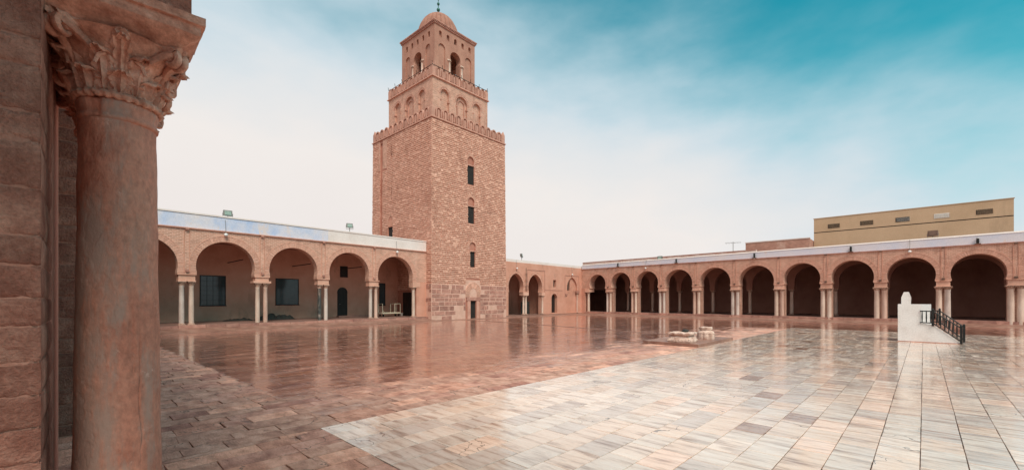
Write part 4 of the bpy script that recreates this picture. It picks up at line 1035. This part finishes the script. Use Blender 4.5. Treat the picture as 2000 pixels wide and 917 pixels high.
# the big columns
def big_column(c, detail):
    z0, zt = ZC - .12, 1.52; H = zt - z0; seg, nz = (400, 380) if detail else (40, 30)
    m = MB(); P = []
    for j in range(nz + 1):
        t = j / nz; z = z0 + H * t; R = .308 - .052 * t ** .8
        row = []
        for i in range(seg):
            a = 2 * pi * i / seg; p = Vector((cos(a) * 2.2, sin(a) * 2.2, z * 1.6))
            rr = R
            if detail:
                p = Vector((cos(a), sin(a), z * 2.2)); rr += .005 * noise.noise(p * 1.1) + .0016 * noise.noise(p * 4)
                # long vertical crack and gouge on the camera-right side
                ang = (a - CA + pi) % (2 * pi) - pi        # 0 = toward camera
                cx = .50 + .10 * noise.noise(Vector((0, 0, z * 3))) + .05 * noise.noise(Vector((0, 5, z * 12)))
                if -1.45 < z < -.15: rr -= .012 * math.exp(-((ang - cx) / .020) ** 2) * min(1, (z + 1.45) * 3) * min(1, (-.15 - z) * 3)
                gx = (ang - .30) / .10; gz = (z + .35) / .30
                gg = gx * gx + gz * gz + .8 * noise.noise(Vector((ang * 14, z * 8, 2)))
                if gg < 1: rr -= .009 * (1 - gg) + .003 * noise.noise(p * 22)
                q = Vector((cos(a) * .3, sin(a) * .3, z))
                ch = noise.noise(Vector((q.x * 7, q.y * 7, q.z * 4))) + .5 * noise.noise(q * 18)
                rr -= .0028 * min(1, max(0, (ch - .28) * 14))            # flaked skin
                pit = noise.noise(q * 42 + Vector((5, 5, 5))); rr -= .0022 * max(0, pit - .32) * 3
                pl = noise.noise(Vector((q.x * 5, q.y * 5, q.z * 2.4 + 30))); rr += .0022 * min(1, max(0, (pl - .12) * 10))
            row.append((c[0] + cos(a) * rr, c[1] + sin(a) * rr, z))
        P.append(row)
    ngrid(m, P, seg, nz + 1, close_u=True)
    sh = m.build('column', 'old_column', wg, smooth=True, fix=False); sh['w0'] = list(wg['w0'])
    # collar
    m = MB(); seg2 = 96 if detail else 32
    m.lathe((c[0], c[1], zt), [(.250, -.005), (.268, .006), (.272, .03), (.262, .05), (.256, .06), (.266, .11), (.272, .145), (.262, .17), (.25, .175)], seg2,
            fn=lambda r, a, z: r + (.006 * noise.noise(Vector((cos(a) * 3, sin(a) * 3, z * 8))) if detail else 0) - (.02 if detail and abs(((a - CA + pi) % (2 * pi) - pi) + .62) < .16 + .05 * sin(z * 60) else 0))
    q = m.build('collar', 'old_column', sh, smooth=True, sharp=60); q.matrix_parent_inverse = Matrix.Identity(4)
    # capital
    m = MB(); zb = zt + .165; hc = ZS - .12 - zb; r0 = .262
    nseg = 28
    # twisted leaf ring
    P = []; ns, nr = 168, 10
    for i in range(nr):
        b = 2 * pi * i / nr; row = []
        for k in range(ns):
            a = 2 * pi * k / ns; tw_ = .5 + .5 * sin(a * nseg + b * 1.0)
            rad = .021 + .012 * tw_; row.append((c[0] + cos(a) * (r0 + .012 + cos(b) * rad), c[1] + sin(a) * (r0 + .012 + cos(b) * rad), zb + .03 + sin(b) * rad * 1.15))
        P.append(row)
    P.append(P[0]); ngrid(m, P, ns, nr + 1, close_u=True)
    # bell
    def bell(t): return r0 - .012 + .03 * t + .19 * t ** 3.0
    m.lathe((c[0], c[1], zb + .05), [(bell(t / 12), (hc - .07) * t / 12) for t in range(13)], 48)
    wa = atan2(WA.y, WA.x)
    def leaf(a, z0_, h, wd, curl, lobes=4, r_off=0.0):
        nu, nv = 13, 20; P = []
        for j in range(nv):
            t = j / (nv - 1)
            # spine: rise along the bell then roll out and over
            if t < .72: tt = t / .72; rr = bell(min(1, (z0_ - zb - .05 + h * tt) / (hc - .07))) + .010 + r_off + .02 * tt; zz = z0_ + h * tt
            else:
                tt = (t - .72) / .28; an = tt * 2.6; rb = bell(min(1, (z0_ - zb - .05 + h) / (hc - .07))) + .03 + r_off
                rr = rb + curl * (1 - cos(an)) * .9; zz = z0_ + h + curl * sin(an) * .8
            env = sin(min(1, t * 1.15 + .18) * pi * .5) * (1 - max(0, t - .55) ** 1.6 * 1.9)
            ser = 1 - .30 * (1 - abs(sin(t * lobes * pi + .3))) ** 1.5 * (t > .05)
            row = []
            for i in range(nu):
                u = (i - (nu - 1) / 2) / ((nu - 1) / 2)
                w_ = wd * max(.12, env) * (1 if abs(u) < .55 else ser) * u
                fold = .011 * cos(u * pi * 3.2) * (1 - .3 * t) - .016 * abs(u) ** 2 + .005 * sin(t * lobes * 2 * pi) * abs(u) + (.014 if i == (nu - 1) / 2 else 0)
                R = rr + fold; al = a + w_ / max(rr, .2)
                row.append((c[0] + cos(al) * R, c[1] + sin(al) * R, zz - abs(u) ** 2 * .03 * t + .006 * sin(abs(u) * 9 - t * 14)))
            P.append(row)
        ngrid(m, P, nu, nv)
        # back skin for thickness
        Q = [[(x + (c[0] - x) * .045, y + (c[1] - y) * .045, z - .006) for x, y, z in row] for row in P]; ngrid(m, Q, nu, nv)
        rim = [P[j][0] for j in range(nv)] + P[-1][1:] + [P[j][-1] for j in range(nv - 2, -1, -1)]
        rim2 = [Q[j][0] for j in range(nv)] + Q[-1][1:] + [Q[j][-1] for j in range(nv - 2, -1, -1)]
        ngrid(m, [rim, rim2], len(rim), 2)
    for k in range(8): leaf(wa + k * pi / 4, zb + .055, hc * .27, .118, .040, 4)
    for k in range(8): leaf(wa + pi / 8 + k * pi / 4, zb + .075, hc * .50, .112, .046, 5, -.004)
    for k in range(4): leaf(wa + k * pi / 2, zb + .14, hc * .60, .080, .030, 5, .0)
    # corner volutes with stems, and inner helices
    for k in range(4):
        a = wa + pi / 4 + k * pi / 2; er = Vector((cos(a), sin(a), 0)); et = Vector((-sin(a), cos(a), 0))
        for sg in (-1, 1):
            stem = []
            for i in range(9):
                t = i / 8; aa = a + sg * (.34 * (1 - t) + .05); R = bell(.4 + .5 * t) + .03 + .13 * t * t
                stem.append(Vector((c[0] + cos(aa) * R, c[1] + sin(aa) * R, zb + .05 + hc * (.42 + .42 * t))))
            cen = Vector((c[0], c[1], zb + hc * .80)) + er * .49 + et * sg * .038
            sp = [cen + er * (cos(th) * q) + Vector((0, 0, sin(th) * q)) for th, q in [(pi * .75 - i * .42,   .092 * (1 - i / 17) + .006) for i in range(16)]]
            m.tube(stem + sp, .02, 7, radii=[.020 + .0025 * i for i in range(9)] + [.040 - .0016 * i for i in range(16)])
        m.tube([Vector((c[0], c[1], zb + hc * .80)) + er * .49 + et * q for q in (-.06, -.02, .02, .06)], .022, 8, radii=[.016, .026, .026, .016])
        for sg in (-1, 1):
            a2 = wa + k * pi / 2 + sg * .30; er2 = Vector((cos(a2), sin(a2), 0)); et2 = Vector((-sin(a2), cos(a2), 0)) * sg
            cen = Vector((c[0], c[1], zb + hc * .76)) + er2 * .345
            sp = [cen - et2 * (cos(th) * q) + Vector((0, 0, sin(th) * q)) for th, q in [(-pi * .5 - i * .42, .06 * (1 - i / 15) + .006) for i in range(14)]]
            m.tube([cen + et2 * .06 + Vector((0, 0, -.16)), cen + et2 * .035 + Vector((0, 0, -.09))] + sp, .016, 6, radii=[.012, .015] + [.020 - .0007 * i for i in range(14)])
        # fleuron at the middle of each side
        a2 = wa + k * pi / 2; cen = Vector((c[0] + cos(a2) * .425, c[1] + sin(a2) * .425, zb + hc * .93))
        for i in range(7):
            th = i * 2 * pi / 7; et3 = Vector((-sin(a2), cos(a2), 0)); q = cen + et3 * cos(th) * .055 + Vector((0, 0, sin(th) * .05))
            m.tube([cen, q.lerp(cen, .3) + Vector((cos(a2), sin(a2), 0)) * .02, q], .014, 6, radii=[.02, .028, .012])
    # concave abacus
    o_ = []
    for k in range(4):
        for i in range(10):
            t = i / 10; an0 = wa + pi / 4 + k * pi / 2; A = Vector((cos(an0), sin(an0))) * .60; Bq = Vector((cos(an0 + pi / 2), sin(an0 + pi / 2))) * .60
            mid = (A + Bq) / 2; q = A.lerp(Bq, t); q = q - mid.normalized() *   .085 * sin(pi * t); o_.append(q)
    zt2 = ZS - .125
    V = [(c[0] + q.x * .92, c[1] + q.y * .92, zt2 - .055) for q in o_] + [(c[0] + q.x, c[1] + q.y, zt2 - .03) for q in o_] + [(c[0] + q.x, c[1] + q.y, zt2) for q in o_]
    n_ = len(o_); F = [tuple(range(n_ - 1, -1, -1)), tuple(range(2 * n_, 3 * n_))]
    for r_ in (0, n_):
        for i in range(n_): j = (i + 1) % n_; F.append((r_ + i, r_ + j, r_ + n_ + j, r_ + n_ + i))
    m.add(V, F)
    # weathering
    m.v = [tuple(Vector(v) + noise.noise_vector(Vector(v) * 14) * .007 + noise.noise_vector(Vector(v) * 45) * .003) for v in m.v]
    q = m.build('capital', 'old_capital', sh, smooth=True, sharp=50, fix=False); q.matrix_parent_inverse = Matrix.Identity(4)
CA = atan2(-CC[0][1], -CC[0][0])
big_column(CC[0], True); big_column(CC[1], False)

# ------------------------------------------------------------------ floodlights and lamps
def floodlight(px, fr, d, zb, zt, wd, label, ang=0, mat='lamp_glass'):
    s, _ = s_of_px(px, fr, d); x, y, _ = fr.p(s, d, 0)
    t = thing('floodlight', label, 'floodlight', (x, y, zb), 'floodlights on the gallery roofs')
    h = wd * .8
    m = MB(); m.box(ID, x - .02, x + .02, y - .02, y + .02, zb, zt - h * .5); m.build('post', 'grey_metal', t)
    hd = MB(); L_ = Fr(x, y, cos(ang), sin(ang))
    hd.add([L_.p(-wd / 2, -.12, zt - h), L_.p(wd / 2, -.12, zt - h), L_.p(wd / 2, .12, zt - h * .9), L_.p(-wd / 2, .12, zt - h * .9), L_.p(-wd / 2, -.04, zt), L_.p(wd / 2, -.04, zt), L_.p(wd / 2, .16, zt - .05), L_.p(-wd / 2, .16, zt - .05)],
           [(0, 1, 5, 4), (1, 2, 6, 5), (2, 3, 7, 6), (3, 0, 4, 7), (4, 5, 6, 7), (3, 2, 1, 0)])
    hd.build('housing', 'grey_metal' if mat == 'lamp_glass' else 'rust_metal', t)
    k = .07 * wd / .5
    g_ = MB(); g_.add([L_.p(-wd / 2 + k, -.125, zt - h + k), L_.p(wd / 2 - k, -.125, zt - h + k), L_.p(wd / 2 - k, -.058, zt - k), L_.p(-wd / 2 + k, -.058, zt - k)], [(0, 1, 2, 3)])
    V = g_.v; g_.add([(Vector(v) - Vector((L_.n[0], L_.n[1], 0)) * .02) for v in V], [(0, 1, 2, 3)]); g_.build('lens', mat, t)
    b = MB(); b.tube([L_.p(-wd / 2 - .03, 0, zt - h * .5), L_.p(-wd / 2 - .03, 0, zt - h - .08), L_.p(wd / 2 + .03, 0, zt - h - .08), L_.p(wd / 2 + .03, 0, zt - h * .5)], .018, 5); b.build('bracket', 'grey_metal', t)
    return t
floodlight(445, NF, .2, 4.7, 6.14, .52, 'floodlight on a post over the blue parapet, nearest the carved column', -.1)
floodlight(683, NF, .3, 5.66, 6.42, .5, 'floodlight on the white parapet just left of the tower', -.3)
floodlight(1019, NF, .3, 4.8, 5.62, .55, 'floodlight tilted on the wall top right of the tower', .5)
floodlight(1289, EF, .3, 4.4, 5.42, .6, 'floodlight above the far arches of the right gallery', -pi / 2)
floodlight(1822, EF, .3, 4.4, 5.78, .62, 'brown floodlight on the right gallery in front of the tan building', -pi / 2 - .2, 'rust_metal')
for px, lb in ((1207, 'first black tube light from the court corner on the right gallery'), (1321, 'second black tube light from the court corner on the right gallery'), (1473.5, 'third black tube light from the court corner, below the reddish block'), (1662, 'fourth black tube light, below the left half of the tan building'), (1910, 'rightmost black tube light, above the arch behind the white stair block')):
    s, _ = s_of_px(px, EF, -.1); x, y, _ = EF.p(s, -.12, 0)
    t = thing('tube_light', lb, 'wall light', (x, y, 4.3), 'black tube lights along the right gallery')
    m = MB(); m.lathe((x, y, 4.44), [(.07, 0), (.085, .03), (.085, .42), (.07, .45)], 14); m.build('housing', 'black_metal', t, smooth=True, sharp=40)
    m = MB(); m.box(EF, s - .17, s + .17, -.24, .0, 4.385, 4.43); m.build('bracket', 'rust_metal', t)
    if px in (1473.5, 1910):
        m = MB(); m.lathe((x, y, 4.38 if px < 1500 else 4.82), [(.02, -.1), (.08, -.06), (.09, 0)] if px < 1500 else [(.088, 0), (.088, .05), (.05, .055)], 12); m.build('lamp_glass', 'lamp_white', t, smooth=True)
def dome_lamp(px, fr, z, lb):
    s, _ = s_of_px(px, fr, -.15); x, y, _ = fr.p(s, -.16, 0)
    t = thing('wall_lamp', lb, 'lamp', (x, y, z), 'small white lamps over the arches')
    m = MB(); m.lathe((x, y, z), [(.02, -.13), (.09, -.10), (.12, -.02), (.1, .05), (.03, .09)], 14); m.build('globe', 'lamp_white', t, smooth=True)
    m = MB(); m.tube([(x, y, z + .08), fr.p(s, -.12, z + .2), fr.p(s, -.06, z + .6), fr.p(s, -.0, z + 1.0)], .012, 5); m.build('cable', 'grey_metal', t)
dome_lamp(441.5, NF, 4.42, 'white lamp over the arch nearest the carved column'); dome_lamp(776, NF, 4.34, 'white lamp over the last arch left of the tower')
dome_lamp(1010, NF, 3.75, 'white lamp over the first pointed arch right of the tower'); dome_lamp(1118, NF, 3.5, 'white lamp over the blind arch near the court corner')
dome_lamp(1261, EF, 4.0, 'white lamp over the third arch of the right gallery'); dome_lamp(1777, EF, 4.12, 'white lamp over the arch behind the white stair block')
# antenna
x, y = 58.0, 25.0; s, k = s_of_px(1432, Fr(56, 30, -.05, -1)); x, y, _ = Fr(56, 30, -.05, -1).p(s, 0, 0)
an = thing('roof_antenna', 'thin television aerial on the roof behind the right gallery', 'antenna', (x, y, 4.4))
m = MB(); m.tube([(x, y, 4.36), (x, y, 6.9)], .03, 6); m.build('mast', 'grey_metal', an)
m = MB(); b_ = Vector((.1, 1, 0)).normalized(); c0 = Vector((x, y, 6.75)); m.tube([c0 - b_ * .9, c0 + b_ * .9 + Vector((0, 0, .12))], .02, 5)
for i in range(6): p = c0 + b_ * (-.8 + i * .32); m.tube([p + Vector((-.3, 0, 0)), p + Vector((.3, 0, 0))], .012, 4)
m.build('array', 'grey_metal', an)
# ------------------------------------------------------------------ trolley, tarpaulins
t = thing('trolley', 'cream metal platform trolley with end frames in the last arch left of the tower', 'trolley', (22.6, 37.2, ZP))
x0, x1, y0, y1 = 21.6, 23.6, 36.7, 37.5; zb = ZP + .28
m = MB(); m.box(ID, x0, x1, y0, y1, zb, zb + .12); m.build('deck', 'cream_metal', t)
for x in (x0 + .03, x0 + 1.35, x1 - .03):
    m = MB(); m.tube([(x, y0 + .02, zb), (x, y0 + .02, zb + .95), (x, y1 - .02, zb + .95), (x, y1 - .02, zb)], .028, 6); m.build('end_frame', 'cream_metal', t)
m = MB(); m.tube([(x0 + 1.35, y0 + .02, zb + .95), (x1 - .03, y0 + .02, zb + .95)], .028, 6); m.tube([(x0 + .03, y0 + .02, zb + .35), (x0 + .25, y0 + .02, zb + .08)], .022, 6); m.build('rail', 'cream_metal', t)
for x in (x0 + .15, x1 - .15):
    for y in (y0 + .1, y1 - .1):
        m = MB(); m.tube([(x - .03, y, ZP + .12), (x + .03, y, ZP + .12)], .12, 12); m.build('wheel', 'black_metal', t)
m = MB(); m.lathe((24.3, 37.6, ZP), [(.12, 0), (.15, .3), (.155, .31), (.13, .31)], 14); tag(m.build('bucket', 'col_grey'), 'small pale bucket on the gallery floor beside the trolley', 'bucket')
def tarp(cx, cy, lx, ly, hz, lb):
    m = MB(); P = []
    for j in range(9):
        row = []
        for i in range(31):
            u = i / 30 * 2 - 1; v = j / 8 * 2 - 1; e_ = max(0, 1 - (abs(u) ** 4)) * max(0, 1 - v * v)
            row.append((cx + u * lx + .05 * noise.noise(Vector((i * .4, j, 0))), cy + v * ly + .06 * noise.noise(Vector((i * .5, 3, j))), ZP + .015 + e_ * hz * (.35 + .8 * abs(noise.noise(Vector((i * .22, j * .3, cx)))) + .5 * max(0, u - .2 * cx % 1))))
        P.append(row)
    ngrid(m, P, 31, 9); tag(m.build('tarpaulin', 'dark_cloth', fix=False, smooth=True), lb, 'tarpaulin', 'dark tarpaulins on the gallery floor')
tarp(9.9, 37.9, 1.0, .4, .28, 'dark tarpaulin crumpled on the floor under the first large window')
tarp(12.6, 37.9, 1.5, .4, .55, 'dark tarpaulin bunched up below the second large window')

# ------------------------------------------------------------------ white stair block
sb = thing('stair_platform', 'white limewashed block with stairs and black railings on the wet marble', 'stair block', (28.4, -.9, ZC))
SF = Fr(27.9, .21, 0, -1)          # s toward -V (right), d toward +U
D = 1.25
m = MB(); z0 = ZC - .005
def sp(px): return s_of_px(px, SF)[0]
sA, sB, sC, sE = 0, sp(1799), sp(1821), sp(1875)
def zy(px, y): return -(y - 585) / 832 * s_of_px(px, SF)[1]
ztop, zlow, zmid = zy(1754, 593.5), zy(1810, 631), zy(1823, 633)
m.prism(SF, [(0, z0), (sE, z0), (sE, z0 + .08), (sC, zmid), (sB + .01, zlow), (sB, zlow), (sB, ztop), (0, ztop)], 0, .16); m.build('front_wall', 'white_paint', sb)
m = MB(); m.prism(SF, [(0, z0), (sE, z0), (sE, z0 + .08), (sC, zmid), (sC, ztop), (0, ztop)], D - .16, D); m.build('back_wall', 'white_paint', sb)
m = MB(); m.box(SF, .0015, .16, .16, D - .16, z0, ztop - .003); m.build('end_wall', 'white_paint', sb)
m = MB(); m.box(SF, .16, sC, .16, D - .16, z0, zlow - .05); m.build('landing', 'white_paint', sb)
m = MB(); m.box(SF, -.012, sE + .01, -.012, .0, z0, ZC + .03); m.build('base_line', 'block', sb)
nst = 5
for i in range(nst):
    a = sC + (sE + .05 - sC) * i / nst; b = sC + (sE + .05 - sC) * (i + 1) / nst; zt_ = (zlow - .05) - (zlow - .05 - ZC) * (i + 1) / (nst + .001) 
    if i < nst - 0:
        zt_ = (zlow - .05) - (zlow - .05 - ZC) * (i + .8) / nst
        m = MB(); m.box(SF, a, b, .162, D - .162, z0, zt_); m.build('step', 'white_paint', sb)
h0, h1, h2 = sp(1760.5), sp(1779.4), 0
hz1, hz2 = zy(1770, 580.5), zy(1770, 569.6)
m = MB(); m.prism(SF, [(h0, ztop - .003), (h1, ztop - .003), (h1 + .01, hz1), (sp(1775.5), hz2), (sp(1765.5), hz2), (h0 - .0, hz1)], .003, .35); m.build('horn', 'white_paint', sb)
# railings
def rail(d, pa, pb, pc, name='railing'):
    m = MB(); za, zb_ = zy(1810, 607), zlow + .0
    A = (pa, za); Bp = (pb, za); C_ = (pc, ZC + .62 + .10)
    low = [(pa, zlow + .04), (pb, zlow + .03), (pc, ZC + .12)]
    for a, b in ((A, Bp), (Bp, C_), (low[0], low[1]), (low[1], low[2])): m.tube([SF.p(a[0], d, a[1]), SF.p(b[0], d, b[1])], .028, 6)
    n1_ = max(1, int((pb - pa) / .14))
    for i in range(n1_):
        s = pa + (pb - pa) * (i + .5) / n1_; m.tube([SF.p(s, d, zlow + .04), SF.p(s, d, (zlow + za) / 2), SF.p(s, d, za)], .02, 6, radii=[.018, .028, .018])
    n2_ = 7
    for i in range(1, n2_):
        t_ = i / n2_; s = pb + (pc - pb) * t_; zl = low[1][1] + (low[2][1] - low[1][1]) * t_; zh = za + (C_[1] - za) * t_
        m.tube([SF.p(s, d, zl), SF.p(s, d, (zl + zh) / 2), SF.p(s, d, zh)], .02, 6, radii=[.018, .028, .018])
    r_ = m.build(name, 'black_metal', sb)
    for s, zl, zh in ((pb, zlow - .12, za + .06), (pc, ZC, ZC + .80)):
        m = MB(); m.box(SF, s - .04, s + .04, d - .04, d + .04, zl, zh); m.lathe(SF.p(s, d, zh), [(.03, -.01), (.045, .02), (.03, .05), (.005, .07)], 8); m.build('post', 'black_metal', sb)
rail(-.03, sp(1797), sC + .02, sE + .04); rail(D + .0, sC + .01, sC + .30, sE + .22)

# ------------------------------------------------------------------ ancient bases on their slab
bs = MB(); q = [court(15.6, .02), court(20.1, .02), court(20.1, 2.5), court(15.6, 2.5)]
bs.cur = .2
lo = [(a, b, ZC - .03) for a, b, _ in q]; hi = [(a, b, ZC + .13) for a, b, _ in q]
bs.add(lo + hi, [(4, 5, 6, 7), (0, 1, 5, 4), (1, 2, 6, 5), (2, 3, 7, 6), (3, 0, 4, 7)])
rp = tag(bs.build('stone_platform', 'apron'), 'low square stone slab at the edge of the marble carrying two old column bases', 'platform')
def wn(m, k=10, a=.02): m.v = [tuple(Vector(v) + noise.noise_vector(Vector(v) * k) * a + noise.noise_vector(Vector(v) * k * 4) * a * .35) for v in m.v]
def sq(r, a, z):    # rounded square radius
    c_ = max(abs(cos(a)), abs(sin(a))); return r / (c_ ** .75)
m = MB(); m.lathe((19.25, 7.3, ZC + .12), [(.50, 0), (.53, .04), (.53, .10), (.50, .16), (.47, .17), (.45, .24), (.40, .26), (.38, .31), (.41, .33), (.50, .35), (.51, .41), (.49, .43), (.36, .44), (.30, .38), (.2, .36)], 128,
    fn=lambda r, a, z: sq(r, a, z) * (1 + (.05 * (abs(sin(a * 6 + .4)) ** .5 - .6) if .03 < z < .31 else 0)))
wn(m, 4, .025); tag(m.build('column_base', 'ruin', smooth=True, sharp=40), 'wide low carved stone block with a flat square top, left of the pair', 'stone block', 'two old carved bases on the slab')
m = MB(); m.lathe((21.35, 7.0, ZC + .12), [(.37, 0), (.38, .03), (.40, .10), (.39, .20), (.37, .28), (.38, .30), (.33, .38), (.25, .42), (.235, .46), (.29, .48), (.30, .56), (.27, .585), (.1, .58)], 128,
    fn=lambda r, a, z: r * (1 + (.10 * (abs(sin(a * 5)) ** .4 - .75) if .03 < z < .36 else 0)))
wn(m, 6, .02); tag(m.build('column_base', 'ruin', smooth=True, sharp=40), 'taller bell shaped carved stone with a round neck, right of the pair', 'stone block', 'two old carved bases on the slab')
m = MB(); m.lathe((19.3, 7.2, ZC + .55), [(.02, 0), (.11, .02), (.13, .06), (.09, .11), (.02, .13)], 14, fn=lambda r, a, z: r * (1 + .5 * abs(cos(a)))); wn(m, 9, .02)
tag(m.build('cloth_bundle', 'dark_cloth', smooth=True), 'small dark bundle lying on top of the wide low carved stone', 'bundle')
for o in list(bpy.data.objects):
    if 'w0' in o.keys(): del o['w0']
